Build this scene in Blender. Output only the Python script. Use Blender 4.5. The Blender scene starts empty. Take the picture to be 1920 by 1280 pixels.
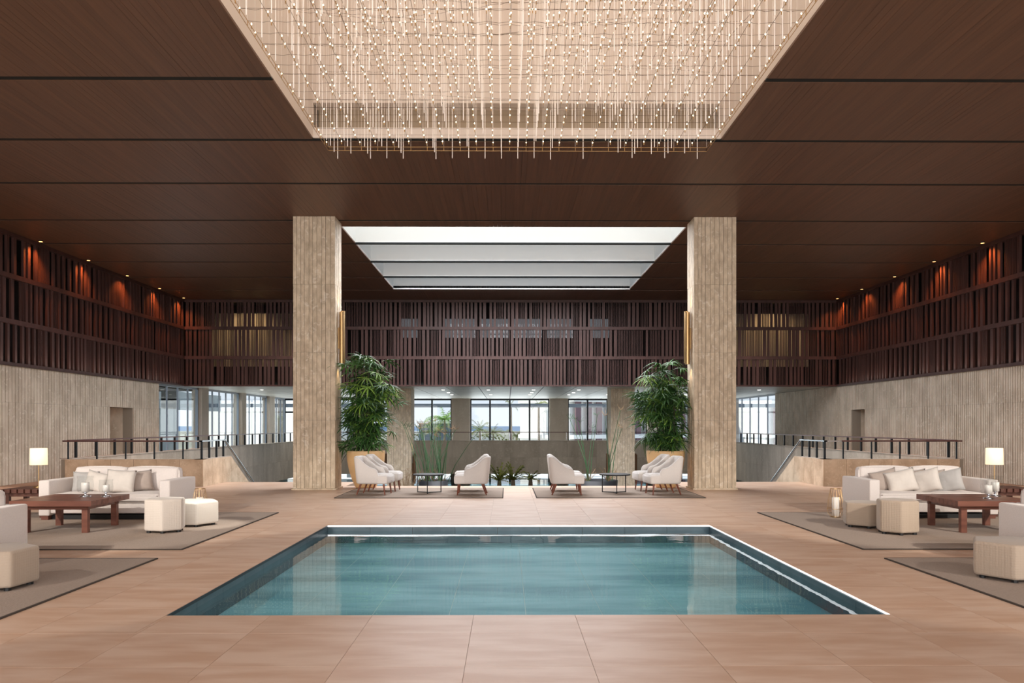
import bpy, bmesh, math, random
from mathutils import Vector, Matrix
S = bpy.context.scene
C = S.collection
PI = math.pi
R = math.radians
rnd = random.Random(7)

# ------------------------------------------------------------------ camera
cd = bpy.data.cameras.new('camera'); cam = bpy.data.objects.new('camera', cd); C.objects.link(cam)
cam.location = (-0.18, 0, 1.5)
cam.rotation_euler = (R(90), 0, -math.atan(10/1500))
cd.sensor_width = 36; cd.lens = 36*1500/1920; cd.shift_y = 157/1920
cd.clip_start = 0.05; cd.clip_end = 6000
S.camera = cam
S.view_settings.view_transform = 'Standard'; S.view_settings.look = 'None'
S.view_settings.gamma = 1; S.view_settings.use_curve_mapping = False
S.view_settings.exposure = 0.1

# ------------------------------------------------------------------ world and main lights
W = bpy.data.worlds.new('world'); S.world = W; W.use_nodes = True
nt = W.node_tree; bg = nt.nodes['Background']
tc = nt.nodes.new('ShaderNodeTexCoord'); sx = nt.nodes.new('ShaderNodeSeparateXYZ')
rp = nt.nodes.new('ShaderNodeValToRGB')
nt.links.new(tc.outputs['Generated'], sx.inputs[0]); nt.links.new(sx.outputs['Z'], rp.inputs[0])
rp.color_ramp.elements[0].position = 0.0; rp.color_ramp.elements[0].color = (.74, .79, .88, 1)
rp.color_ramp.elements[1].position = 0.6; rp.color_ramp.elements[1].color = (.42, .58, .86, 1)
nt.links.new(rp.outputs[0], bg.inputs[0]); bg.inputs[1].default_value = 1.15

def aim(o, target):
    o.rotation_euler = (Vector(target)-o.location).to_track_quat('-Z', 'Y').to_euler()
def area(name, loc, target, sx_, sy_, power, col=(1, 1, 1), spread=180):
    l = bpy.data.lights.new(name, 'AREA'); l.shape = 'RECTANGLE'; l.size = sx_; l.size_y = sy_
    l.energy = power; l.color = col; l.spread = R(spread)
    o = bpy.data.objects.new(name, l); C.objects.link(o); o.location = loc; aim(o, target); return o
def spot(name, loc, target, power, col=(1, 1, 1), ang=40, blend=.5, rad=.05):
    l = bpy.data.lights.new(name, 'SPOT'); l.energy = power; l.color = col
    l.spot_size = R(ang); l.spot_blend = blend; l.shadow_soft_size = rad
    o = bpy.data.objects.new(name, l); C.objects.link(o); o.location = loc; aim(o, target); return o
sl = bpy.data.lights.new('sun', 'SUN'); sl.energy = 4.5; sl.angle = R(.6); sl.color = (1, .95, .86)
so = bpy.data.objects.new('sun', sl); C.objects.link(so); so.rotation_euler = Vector((.8, .12, -.7)).to_track_quat('-Z', 'Y').to_euler()
# daylight of the open front behind the camera
area('front_daylight', (0, -5.5, 3.2), (0, 10, 2.6), 23, 5.6, 1900, (1, .95, .90))
# daylight through the coffered roof light; added well lamp stands for bulbs and daylight
area('well_daylight', (0, 9.2, 9.2), (0, 9.2, 0), 6.4, 8.4, 150, (1, .87, .76))
for y0, y1, p in ((19.65, 21.35, 120), (21.6, 23.7, 36), (23.95, 26.1, 36), (26.4, 28.4, 40)):
    area('roof_daylight', (0, (y0+y1)/2, 7.95), (0, (y0+y1)/2, 0), 8.2, y1-y0-.1, p, (.72, .86, 1) if y0 > 21 else (.92, .97, 1))
    area('roof_daylight_low', (0, (y0+y1)/2, 6.42), (0, (y0+y1)/2, 0), 8.0, y1-y0-.2, 220 if y0 < 20 else 450, (.95, .96, 1))
# added fill spots brightening side walls and walkways; soffit downlights for the rear court
for s in (-1, 1):
    for y in (7, 11.5, 16, 20.5, 25, 29.5):
        spot('ceiling_downlight', (s*8.2, y, 6.3), (s*9.8, y+.8, 0), 480, (1, .90, .78), 82, 1, .25)
for x in (-8.5, -2.8, 2.8, 8.5):
    spot('soffit_downlight', (x, 38.0, 2.95), (x, 39.5, -1), 160, (1, .93, .82), 150, 1, .2)
# daylight that falls in through the rear and side glazing
area('rear_daylight', (0, 46.6, 1.2), (0, 20, 1.6), 24, 4.6, 900, (.93, .97, 1))
area('left_glazing_daylight', (-13.4, 37.5, 1.5), (0, 36, 1.2), 15, 2.8, 90, (.85, .97, 1))
# accent spots under the ceiling
for s in (-1, 1):
    spot('lounge_spot', (s*10.3, 0.8, 6.2), (s*5.7, 12.2, .2), 4200, (1, .93, .84), 24, .35, .05)
    spot('lounge_spot', (s*9.4, -1.2, 6.2), (s*4.6, 8.0, .2), 1500, (1, .9, .8), 26, .3, .05)
spot('ottoman_spot', (-2.6, 11.2, 6.3), (-4.80, 12.0, .2), 1500, (1, .97, .88), 14, .6, .04)

# ------------------------------------------------------------------ materials
MATS = {}
def mat(name, col, rough=.6, metal=0, spec=.5, var=0, scale=(4, 4, 4), bump=0, bscale=None, rand=0, col2=None, detail=4,
        emit=None, estr=0, coat=0, sheen=0, obj=True, lo=.35, hi=.65):
    m = bpy.data.materials.new(name); m.use_nodes = True; n = m.node_tree.nodes; L = m.node_tree.links
    b = n['Principled BSDF']; b.inputs['Roughness'].default_value = rough; b.inputs['Metallic'].default_value = metal
    b.inputs['Specular IOR Level'].default_value = spec
    b.inputs['Coat Weight'].default_value = coat
    b.inputs['Base Color'].default_value = (*col, 1)
    if sheen: b.inputs['Sheen Weight'].default_value = sheen
    src = None
    t = n.new('ShaderNodeTexCoord'); mp = n.new('ShaderNodeMapping'); mp.inputs['Scale'].default_value = scale
    L.new(t.outputs['Object'], mp.inputs[0])
    geo = None
    if var or bump or col2:
        nz = n.new('ShaderNodeTexNoise'); nz.inputs['Scale'].default_value = 1; nz.inputs['Detail'].default_value = detail
        L.new(mp.outputs[0], nz.inputs['Vector'])
        if col2 is None: col2 = tuple(max(0, c*(1-var)) for c in col)
        cr = n.new('ShaderNodeValToRGB'); cr.color_ramp.elements[0].position = lo; cr.color_ramp.elements[1].position = hi
        cr.color_ramp.elements[0].color = (*col2, 1); cr.color_ramp.elements[1].color = (*col, 1)
        L.new(nz.outputs[0], cr.inputs[0]); src = cr.outputs[0]
        if bump:
            nb = nz
            if bscale:
                mp2 = n.new('ShaderNodeMapping'); mp2.inputs['Scale'].default_value = bscale; L.new(t.outputs['Object'], mp2.inputs[0])
                nb = n.new('ShaderNodeTexNoise'); nb.inputs['Scale'].default_value = 1; nb.inputs['Detail'].default_value = 3; L.new(mp2.outputs[0], nb.inputs['Vector'])
            bp = n.new('ShaderNodeBump'); bp.inputs['Strength'].default_value = bump; bp.inputs['Distance'].default_value = .02
            L.new(nb.outputs[0], bp.inputs['Height']); L.new(bp.outputs[0], b.inputs['Normal'])
    if rand:
        oi = n.new('ShaderNodeObjectInfo'); hs = n.new('ShaderNodeHueSaturation')
        mr = n.new('ShaderNodeMapRange'); mr.inputs['To Min'].default_value = 1-rand; mr.inputs['To Max'].default_value = 1+rand
        L.new(oi.outputs['Random'], mr.inputs[0]); L.new(mr.outputs[0], hs.inputs['Value'])
        if src: L.new(src, hs.inputs['Color'])
        else: hs.inputs['Color'].default_value = (*col, 1)
        src = hs.outputs[0]
    if src: L.new(src, b.inputs['Base Color'])
    if emit: b.inputs['Emission Color'].default_value = (*emit, 1); b.inputs['Emission Strength'].default_value = estr
    MATS[name] = m; return m

def quilt(m, size, strength):
    n = m.node_tree.nodes; L = m.node_tree.links; b = n['Principled BSDF']
    t = n.new('ShaderNodeTexCoord'); v = n.new('ShaderNodeTexVoronoi'); v.inputs['Scale'].default_value = size; v.inputs['Randomness'].default_value = .15
    L.new(t.outputs['Object'], v.inputs['Vector'])
    bp = n.new('ShaderNodeBump'); bp.inputs['Strength'].default_value = strength; bp.inputs['Distance'].default_value = .01; bp.invert = True
    L.new(v.outputs['Distance'], bp.inputs['Height']); L.new(bp.outputs[0], b.inputs['Normal'])

mat('floor_stone', (.70, .51, .39), .44, spec=.42, scale=(1.6, 6, 2), col2=(.60, .39, .27), detail=9, rand=.03, lo=.36, hi=.62)
mat('joint', (.36, .25, .18), .8)
mat('travertine', (.74, .61, .45), .7, scale=(7, 7, 4.5), col2=(.52, .415, .295), detail=6, bump=.25, bscale=(30, 30, 12))
mat('wall_stone', (.70, .60, .485), .8, scale=(2.5, 2.5, 1.6), col2=(.55, .46, .36), detail=8, bump=.3, bscale=(25, 25, 10), lo=.4, hi=.64)
mat('wall_stone_joint', (.32, .27, .215), .9)
mat('concrete', (.54, .48, .42), .75, scale=(1.2, 1.2, .5), col2=(.42, .36, .30), detail=7, bump=.1)
mat('block_stone', (.68, .52, .37), .6, scale=(3, 3, 3), col2=(.48, .34, .225), detail=8, rand=.06)
mat('parapet_stone', (.56, .48, .40), .65, scale=(2, 2, .6), col2=(.42, .35, .28), detail=7, rand=.06)
mat('white_paint', (.80, .80, .78), .8)
mat('well_paint', (.78, .69, .62), .85)
mat('well_niche', (.42, .34, .25), .8)
mat('soffit_panel', (.74, .73, .66), .45, scale=(1, .5, 1), var=.2, rand=.05)
mat('dark_metal', (.02, .025, .03), .4, .6)
mat('black', (.012, .012, .012), .6)
mat('groove', (.008, .010, .010), .9)
mat('screen_wood', (.082, .036, .030), .5, spec=.4, scale=(6, 6, 1), var=.3, rand=.10)
mat('rail_wood', (.12, .045, .04), .4, scale=(6, 6, 6), var=.25)
mat('gallery_wall', (.022, .014, .013), .9)
mat('curtain', (.60, .50, .36), .9, var=.2, scale=(12, 12, .2))
mat('steel', (.62, .65, .70), .22, 1)
mat('frame_grey', (.26, .30, .36), .5)
mat('brass', (.55, .36, .17), .36, 1, rand=.03)
mat('bronze', (.16, .09, .05), .4, .8)
mat('sofa_fabric', (.76, .69, .65), .95, sheen=.2, scale=(60, 60, 60), var=.05, bump=.1)
mat('chair_fabric', (.70, .66, .63), .95, sheen=.2, scale=(80, 80, 80), var=.05, bump=.1)
mat('pillow_cream', (.72, .66, .60), .9, sheen=.2, scale=(8, 8, 8), var=.08, bump=.4)
mat('pillow_grey', (.50, .48, .46), .9, sheen=.2, scale=(8, 8, 8), var=.1, bump=.4)
mat('pillow_taupe', (.46, .38, .33), .9, sheen=.2, scale=(8, 8, 8), var=.1, bump=.4)
m = mat('ottoman_fabric', (.43, .34, .26), .95, sheen=.2); quilt(m, 42, .3)
m = mat('ottoman_light', (.62, .55, .48), .95, sheen=.2); quilt(m, 42, .3)  # paler copy of the ottoman fabric, lit look put into the colour
m = mat('ottoman_white', (.74, .69, .62), .95, sheen=.2); quilt(m, 42, .3)  # palest copy, part of the spotlit brightness put into the colour
mat('rug', (.38, .30, .245), 1, scale=(60, 60, 60), var=.12, bump=.3, bscale=(120, 30, 60))
mat('rug_binding', (.06, .045, .035), 1)
mat('table_wood', (.21, .080, .052), .38, scale=(1.5, 14, 14), col2=(.13, .045, .030), detail=5)
mat('dark_wood', (.13, .05, .035), .4, scale=(14, 2, 14), var=.3)
mat('leg_wood', (.22, .065, .035), .4, scale=(20, 20, 3), var=.3)
mat('candle_wax', (.92, .88, .82), .6)
mat('pot_clay', (.80, .53, .27), .5, scale=(1.5, 1.5, 3), var=.12, rand=.02)
mat('soil', (.04, .028, .02), 1, bump=.6, var=.4, scale=(30, 30, 30))
mat('frond_green', (.065, .17, .035), .5, scale=(2, 2, 2), col2=(.022, .07, .018), rand=.45)
mat('frond_light', (.22, .38, .06), .5, rand=.3)
mat('cane', (.06, .055, .03), .8, var=.3, scale=(20, 20, 20))
mat('reed_green', (.05, .12, .045), .6, rand=.2)
mat('dry_grass', (.35, .22, .12), .9)
mat('slate', (.028, .03, .034), .5, var=.2)
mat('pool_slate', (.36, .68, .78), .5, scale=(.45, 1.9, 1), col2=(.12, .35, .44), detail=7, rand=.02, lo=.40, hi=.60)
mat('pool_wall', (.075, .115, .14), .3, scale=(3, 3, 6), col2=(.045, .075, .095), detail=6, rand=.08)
mat('pool_joint', (.75, .85, .82), .8)
mat('brass_wire', (.16, .11, .07), .5, .6)
mat('glass_rod', (.95, .88, .82), .35, emit=(1, .88, .78), estr=.03)  # rods and wires are no lamps; faint glow put in for brightness
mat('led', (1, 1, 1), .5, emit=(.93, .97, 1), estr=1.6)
mat('bulb_glow', (1, .9, .7), .5, emit=(1, .80, .50), estr=6)
mat('downlight', (1, 1, 1), .5, emit=(1, .95, .85), estr=4)
mat('spot_glow', (1, .5, .2), .5, emit=(1, .45, .15), estr=4)
mat('shade_fabric', (.9, .8, .62), .9, emit=(1, .80, .50), estr=.85)
for k in ('bulb_glow', 'glass_rod', 'downlight', 'led'): MATS[k].cycles.emission_sampling = 'NONE'
mat('out_white', (.78, .76, .72), .9)
mat('out_grey', (.16, .19, .22), .8)
mat('out_louver', (.17, .10, .11), .8)
mat('out_ground', (.35, .33, .24), .95, var=.3, scale=(.2, .2, .2))
mat('terrace', (.85, .84, .80), .9)
mat('sea', (.05, .12, .22), .6)
mat('foliage', (.26, .28, .06), .8, rand=.35, var=.4, scale=(3, 3, 3))
mat('trunk', (.22, .17, .12), .9)
mat('backdrop_grey', (.30, .33, .32), .8)

def glassy(name, tint, ior, rough, wave=0, wscale=(1, 1, 1)):
    m = bpy.data.materials.new(name); m.use_nodes = True; n = m.node_tree.nodes; L = m.node_tree.links
    n.remove(n['Principled BSDF']); out = n['Material Output']
    fr = n.new('ShaderNodeFresnel'); fr.inputs[0].default_value = ior
    tr = n.new('ShaderNodeBsdfTransparent'); tr.inputs[0].default_value = (*tint, 1)
    gl = n.new('ShaderNodeBsdfGlossy'); gl.inputs['Roughness'].default_value = rough
    mx = n.new('ShaderNodeMixShader'); ge = n.new('ShaderNodeNewGeometry'); bk = n.new('ShaderNodeMath'); bk.operation = 'SUBTRACT'; bk.inputs[0].default_value = 1; L.new(ge.outputs['Backfacing'], bk.inputs[1])
    mu = n.new('ShaderNodeMath'); mu.operation = 'MULTIPLY'; L.new(fr.outputs[0], mu.inputs[0]); L.new(bk.outputs[0], mu.inputs[1])
    L.new(mu.outputs[0], mx.inputs[0]); L.new(tr.outputs[0], mx.inputs[1]); L.new(gl.outputs[0], mx.inputs[2]); L.new(mx.outputs[0], out.inputs[0])
    if wave:
        t = n.new('ShaderNodeTexCoord'); mp = n.new('ShaderNodeMapping'); mp.inputs['Scale'].default_value = wscale; L.new(t.outputs['Object'], mp.inputs[0])
        nz = n.new('ShaderNodeTexNoise'); nz.inputs['Scale'].default_value = 1; nz.inputs['Detail'].default_value = 2; L.new(mp.outputs[0], nz.inputs['Vector'])
        bp = n.new('ShaderNodeBump'); bp.inputs['Strength'].default_value = wave; bp.inputs['Distance'].default_value = .01
        L.new(nz.outputs[0], bp.inputs['Height']); L.new(bp.outputs[0], gl.inputs['Normal'])
    MATS[name] = m
glassy('water', (.80, .95, .97), 1.33, .015, .22, (1.2, 4, 1))
glassy('water_dark', (.5, .75, .78), 1.33, .01, .2, (1, 3, 1))
glassy('clear_glass', (.95, .975, .97), 1.42, .0)
glassy('smoked_glass', (.36, .36, .35), 1.42, .0)
glassy('thin_glass', (.92, .93, .93), 1.5, .02)

# ceiling timber: boards along Y, each board its own tone
m = mat('ceiling_wood', (.15, .062, .035), .45, spec=.5)
n = m.node_tree.nodes; L = m.node_tree.links; b = n['Principled BSDF']
t = n.new('ShaderNodeTexCoord'); sp_ = n.new('ShaderNodeSeparateXYZ'); L.new(t.outputs['Object'], sp_.inputs[0])
dv = n.new('ShaderNodeMath'); dv.operation = 'DIVIDE'; dv.inputs[1].default_value = .1; L.new(sp_.outputs[0], dv.inputs[0])
fl = n.new('ShaderNodeMath'); fl.operation = 'FLOOR'; L.new(dv.outputs[0], fl.inputs[0])
wn = n.new('ShaderNodeTexWhiteNoise'); wn.noise_dimensions = '1D'; L.new(fl.outputs[0], wn.inputs['W'])
mp = n.new('ShaderNodeMapping'); mp.inputs['Scale'].default_value = (30, .8, 30); L.new(t.outputs['Object'], mp.inputs[0])
nz = n.new('ShaderNodeTexNoise'); nz.inputs['Scale'].default_value = 1; nz.inputs['Detail'].default_value = 5; L.new(mp.outputs[0], nz.inputs[0])
ad = n.new('ShaderNodeMath'); ad.operation = 'MULTIPLY_ADD'; ad.inputs[1].default_value = .22; L.new(wn.outputs[0], ad.inputs[0]); L.new(nz.outputs[0], ad.inputs[2])
cr = n.new('ShaderNodeValToRGB'); cr.color_ramp.elements[0].position = .35; cr.color_ramp.elements[1].position = .85
cr.color_ramp.elements[0].color = (.095, .042, .021, 1); cr.color_ramp.elements[1].color = (.145, .066, .034, 1)
L.new(ad.outputs[0], cr.inputs[0]); L.new(cr.outputs[0], b.inputs['Base Color'])

# ------------------------------------------------------------------ mesh helpers
class MB:
    def __init__(s): s.v = []; s.f = []
    def add(s, vs, fs):
        o = len(s.v); s.v += [tuple(v) for v in vs]; s.f += [tuple(i+o for i in f) for f in fs]; return s
    def box(s, x0, y0, z0, x1, y1, z1):
        if x0 > x1: x0, x1 = x1, x0
        if y0 > y1: y0, y1 = y1, y0
        if z0 > z1: z0, z1 = z1, z0
        return s.add([(x0,y0,z0),(x1,y0,z0),(x1,y1,z0),(x0,y1,z0),(x0,y0,z1),(x1,y0,z1),(x1,y1,z1),(x0,y1,z1)],
              [(0,3,2,1),(4,5,6,7),(0,1,5,4),(1,2,6,5),(2,3,7,6),(3,0,4,7)])
    def prism(s, poly, a, b, axis='z'):
        n = len(poly)
        def P(p, h): return (p[0], p[1], h) if axis == 'z' else ((h, p[0], p[1]) if axis == 'x' else (p[0], h, p[1]))
        return s.add([P(p, a) for p in poly]+[P(p, b) for p in poly],
              [tuple(range(n-1, -1, -1)), tuple(range(n, 2*n))]+[(i, (i+1) % n, n+(i+1) % n, n+i) for i in range(n)])
    def tube(s, p, q, r, n=6, r2=None, cap=True):
        p = Vector(p); q = Vector(q); d = (q-p); 
        if d.length < 1e-6: return s
        r2 = r if r2 is None else r2
        z = d.normalized(); x = z.orthogonal().normalized(); y = z.cross(x)
        vs = [p+(x*math.cos(2*PI*i/n)+y*math.sin(2*PI*i/n))*r for i in range(n)]+[q+(x*math.cos(2*PI*i/n)+y*math.sin(2*PI*i/n))*r2 for i in range(n)]
        fs = [(i, (i+1) % n, n+(i+1) % n, n+i) for i in range(n)]
        if cap: fs += [tuple(range(n-1, -1, -1)), tuple(range(n, 2*n))]
        return s.add(vs, fs)
    def lathe(s, prof, n=24, cx=0, cy=0):
        k = len(prof); vs = []; fs = []
        for (r, z) in prof: vs += [(cx+r*math.cos(2*PI*i/n), cy+r*math.sin(2*PI*i/n), z) for i in range(n)]
        for j in range(k-1): fs += [(j*n+i, j*n+(i+1) % n, (j+1)*n+(i+1) % n, (j+1)*n+i) for i in range(n)]
        if prof[0][0] > 1e-4: fs.append(tuple(range(n-1, -1, -1)))
        if prof[-1][0] > 1e-4: fs.append(tuple((k-1)*n+i for i in range(n)))
        return s.add(vs, fs)
    def grid(s, rows, closed_u=False, closed_v=False):
        a = len(rows); b_ = len(rows[0]); vs = [p for r in rows for p in r]; fs = []
        for i in range(a if closed_u else a-1):
            for j in range(b_ if closed_v else b_-1):
                i2 = (i+1) % a; j2 = (j+1) % b_
                fs.append((i*b_+j, i*b_+j2, i2*b_+j2, i2*b_+j))
        return s.add(vs, fs)
    def mesh(s, name, smooth=False):
        me = bpy.data.meshes.new(name); me.from_pydata(s.v, [], s.f)
        if smooth: me.polygons.foreach_set('use_smooth', [True]*len(me.polygons))
        me.validate(); me.update(); return me

def rbox(x0, y0, z0, x1, y1, z1, r=.03, seg=3, puff=0):
    bm = bmesh.new(); bmesh.ops.create_cube(bm, size=1)
    for v in bm.verts:
        v.co = Vector(((x0+x1)/2+v.co.x*(x1-x0), (y0+y1)/2+v.co.y*(y1-y0), (z0+z1)/2+v.co.z*(z1-z0)))
    if puff:
        bmesh.ops.subdivide_edges(bm, edges=bm.edges[:], cuts=5, use_grid_fill=True)
        sc = Vector(((x1-x0)/2, (y1-y0)/2, (z1-z0)/2)); c = Vector(((x0+x1)/2, (y0+y1)/2, (z0+z1)/2))
        for v in bm.verts:
            q = Vector(((v.co.x-c.x)/sc.x, (v.co.y-c.y)/sc.y, (v.co.z-c.z)/sc.z))
            for i in range(3):
                if abs(abs(q[i])-1) < 1e-3:
                    o = [j for j in range(3) if j != i]
                    v.co[i] += math.copysign(puff*(1-q[o[0]]**2)*(1-q[o[1]]**2), q[i])
        es = [e for e in bm.edges if len(e.link_faces) == 2 and e.calc_face_angle(0) > .9]
    else: es = bm.edges[:]
    bmesh.ops.bevel(bm, geom=es, offset=r, segments=seg, profile=.5, affect='EDGES')
    me = bpy.data.meshes.new('m'); bm.to_mesh(me); bm.free()
    me.polygons.foreach_set('use_smooth', [True]*len(me.polygons)); return me

def link(name, me, material, parent=None, loc=None, rot=None, **props):
    if isinstance(me, MB): me = me.mesh(name)
    if material and not me.materials: me.materials.append(MATS[material])
    o = bpy.data.objects.new(name, me); C.objects.link(o)
    if parent: o.parent = parent
    if loc is not None: o.location = loc
    if rot is not None: o.rotation_euler = rot
    for k, v in props.items(): o[k] = v
    return o
def thing(name, label, cat, loc=(0, 0, 0), rz=0, group=None):
    o = bpy.data.objects.new(name, None); C.objects.link(o); o.location = loc; o.rotation_euler = (0, 0, rz)
    o.empty_display_size = .1; o['label'] = label; o['category'] = cat
    if group: o['group'] = group
    return o
def dup(root, loc, rz, label, group=None, depth=True):
    kids = {}
    def cp(o, par):
        c = o.copy(); C.objects.link(c)
        if par: c.parent = par
        for ch in children.get(o, ()): cp(ch, c)
        return c
    children = {}
    for ch in root.children_recursive: children.setdefault(ch.parent, []).append(ch)
    r = cp(root, None); r.location = loc; r.rotation_euler = (0, 0, rz); r['label'] = label
    if group: r['group'] = group
    return r
def struct(name, me, material, **k): return link(name, me, material, kind='structure', **k)

# ------------------------------------------------------------------ FLOOR
PX, PY0, PY1 = 2.87, 6.33, 12.03          # pool opening
XW = 12.7; YS = 19.57; XB = 7.6; XP = 10.9  # side walls, stair block
fl_ = MB()
def slab(x0, y0, x1, y1, z0=-.30, z1=-.003): fl_.box(x0, y0, z0, x1, y1, z1)
slab(-XW, -6, -PX-.02, YS); slab(PX+.02, -6, XW, YS); slab(-PX-.02, -6, PX+.02, PY0-.02); slab(-PX-.02, PY1+.02, PX+.02, YS)
slab(-XB, YS, XB, 19.8)
for s in (-1, 1):
    slab(s*4.16, 19.8, s*XB, 21.2); slab(s*XP, YS, s*13.0, 45.9, -1.0)
slab(-XP, 43.3, XP, 45.9, -1.0)
floor = struct('floor', fl_, 'joint')
def clip_tiles():
    out = []
    regs = [(-XW, -6, XW, YS), (-XB, YS, XB, 19.8), (-XB, 19.8, -4.16, 21.2), (4.16, 19.8, XB, 21.2)]
    g = .0015
    for i in range(-17, 17):
        x0 = .36+.8*i; x1 = x0+.8
        for j in range(-14, 22):
            y0 = 4.98+.8*j; y1 = y0+.8
            for (a, b_, c, d) in regs:
                X0, Y0, X1, Y1 = max(x0, a), max(y0, b_), min(x1, c), min(y1, d)
                if X1-X0 < .02 or Y1-Y0 < .02: continue
                pcs = [(X0, Y0, X1, Y1)]
                if X1 > -PX and X0 < PX and Y1 > PY0 and Y0 < PY1:
                    pcs = []
                    if X0 < -PX: pcs.append((X0, Y0, -PX, Y1))
                    if X1 > PX: pcs.append((PX, Y0, X1, Y1))
                    mx0, mx1 = max(X0, -PX), min(X1, PX)
                    if Y0 < PY0: pcs.append((mx0, Y0, mx1, PY0))
                    if Y1 > PY1: pcs.append((mx0, PY1, mx1, Y1))
                for p in pcs:
                    if p[2]-p[0] > .02 and p[3]-p[1] > .02: out.append((p[0]+g, p[1]+g, p[2]-g, p[3]-g))
    return out
tiles = clip_tiles()
vis = lambda t: t[3] > 4.2 and abs((t[0]+t[2])/2) < .66*t[3]+.3
tiles.sort(key=lambda t: (0 if vis(t) else 1, math.hypot((t[0]+t[2])/2, (t[1]+t[3])/2)))
cache = {}
rest = MB()
for k, t in enumerate(tiles):
    if k < 296:
        key = (round(t[2]-t[0], 3), round(t[3]-t[1], 3))
        if key not in cache: cache[key] = MB().box(-key[0]/2, -key[1]/2, -.012, key[0]/2, key[1]/2, 0).mesh('tile')
        link('floor_tile', cache[key], 'floor_stone', floor, ((t[0]+t[2])/2, (t[1]+t[3])/2, 0))
    else: rest.box(t[0], t[1], -.012, t[2], t[3], 0)
link('floor_tiles_beyond', rest, 'floor_stone', floor, kind='stuff')
# pale fossil flecks and fine pores in the shell stone
for nm, sc_, amt, fc in (('travertine', 9, .55, (.86, .78, .66)), ('wall_stone', 8, .5, (.82, .75, .65)), ('parapet_stone', 7, .3, (.74, .67, .58)), ('block_stone', 14, .35, (.80, .68, .52)), ('concrete', 7, .15, (.7, .65, .58))):
    n = MATS[nm].node_tree.nodes; L = MATS[nm].node_tree.links; b = n['Principled BSDF']
    src = b.inputs['Base Color'].links[0].from_socket
    ge = n.new('ShaderNodeNewGeometry'); n2 = n.new('ShaderNodeTexNoise'); n2.inputs['Scale'].default_value = sc_; n2.inputs['Detail'].default_value = 6; n2.inputs['Distortion'].default_value = 1.2
    L.new(ge.outputs['Position'], n2.inputs['Vector'])
    mr = n.new('ShaderNodeMapRange'); mr.inputs['From Min'].default_value = .57; mr.inputs['From Max'].default_value = .66; mr.inputs['To Max'].default_value = amt; L.new(n2.outputs[0], mr.inputs[0])
    mx = n.new('ShaderNodeMix'); mx.data_type = 'RGBA'; L.new(mr.outputs[0], mx.inputs['Factor']); L.new(src, mx.inputs['A']); mx.inputs['B'].default_value = (*fc, 1)
    L.new(mx.outputs['Result'], b.inputs['Base Color'])
# object coordinates would restart on every tile, so the stone pattern takes world position
for nm in ('floor_stone', 'pool_slate', 'travertine', 'wall_stone', 'block_stone', 'parapet_stone', 'screen_wood', 'pool_wall'):
    n = MATS[nm].node_tree.nodes; L = MATS[nm].node_tree.links
    ge = n.new('ShaderNodeNewGeometry')
    for nd in n:
        if nd.type == 'MAPPING':
            if nm in ('floor_stone', 'travertine', 'block_stone', 'parapet_stone'):
                oi = n.new('ShaderNodeObjectInfo'); va = n.new('ShaderNodeVectorMath'); va.operation = 'MULTIPLY_ADD'
                va.inputs[1].default_value = (7, 7, 7); L.new(oi.outputs['Random'], va.inputs[0]); L.new(ge.outputs['Position'], va.inputs[2]); L.new(va.outputs[0], nd.inputs[0])
            else: L.new(ge.outputs['Position'], nd.inputs[0])

# ------------------------------------------------------------------ POOL
pool = thing('reflecting_pool', 'square teal slate reflecting pool sunk in the beige stone floor', 'pool', (0, (PY0+PY1)/2, 0))
cy = (PY0+PY1)/2; hy = (PY1-PY0)/2; D = -.27
sh = MB(); sh.box(-PX-.02, -hy-.02, D-.1, PX+.02, hy+.02, D-.002)
link('basin', sh, 'pool_joint', pool)
nx = 8; g = .003; tw = .717
for i in range(nx):
    for j in range(6):
        x0 = -PX+i*2*PX/nx; y0 = -hy+j*2*hy/6
        me = cache.setdefault('pt', MB().box(-PX/nx+g, -hy/6+g, -.012, PX/nx-g, hy/6-g, 0).mesh('pool_tile'))
        link('bottom_tile', me, 'pool_slate', pool, (x0+PX/nx, y0+hy/6, D))
for i in range(9):
    w = 2*PX/9
    for (X, Y, rz) in ((-PX+w*(i+.5), hy, 0), (-PX+w*(i+.5), -hy, PI), (-PX, -hy+w*(i+.5), PI/2), (PX, -hy+w*(i+.5), -PI/2)):
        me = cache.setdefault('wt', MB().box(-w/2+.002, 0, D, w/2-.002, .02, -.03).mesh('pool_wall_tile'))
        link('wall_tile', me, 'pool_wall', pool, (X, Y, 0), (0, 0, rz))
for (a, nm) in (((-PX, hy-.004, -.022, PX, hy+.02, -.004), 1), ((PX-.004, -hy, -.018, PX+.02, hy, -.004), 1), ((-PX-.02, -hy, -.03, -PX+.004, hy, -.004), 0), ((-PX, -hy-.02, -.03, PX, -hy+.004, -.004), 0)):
    link('light_strip' if nm else 'edge_trim', MB().box(*a), 'led' if nm else 'dark_metal', pool)  # emissive strips draw the bright line along the far and right edges
wr = []
link('water', MB().add([(-PX, -hy, -.084), (PX, -hy, -.084), (PX, hy, -.084), (-PX, hy, -.084)], [(0, 1, 2, 3)]), 'water', pool)

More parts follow.
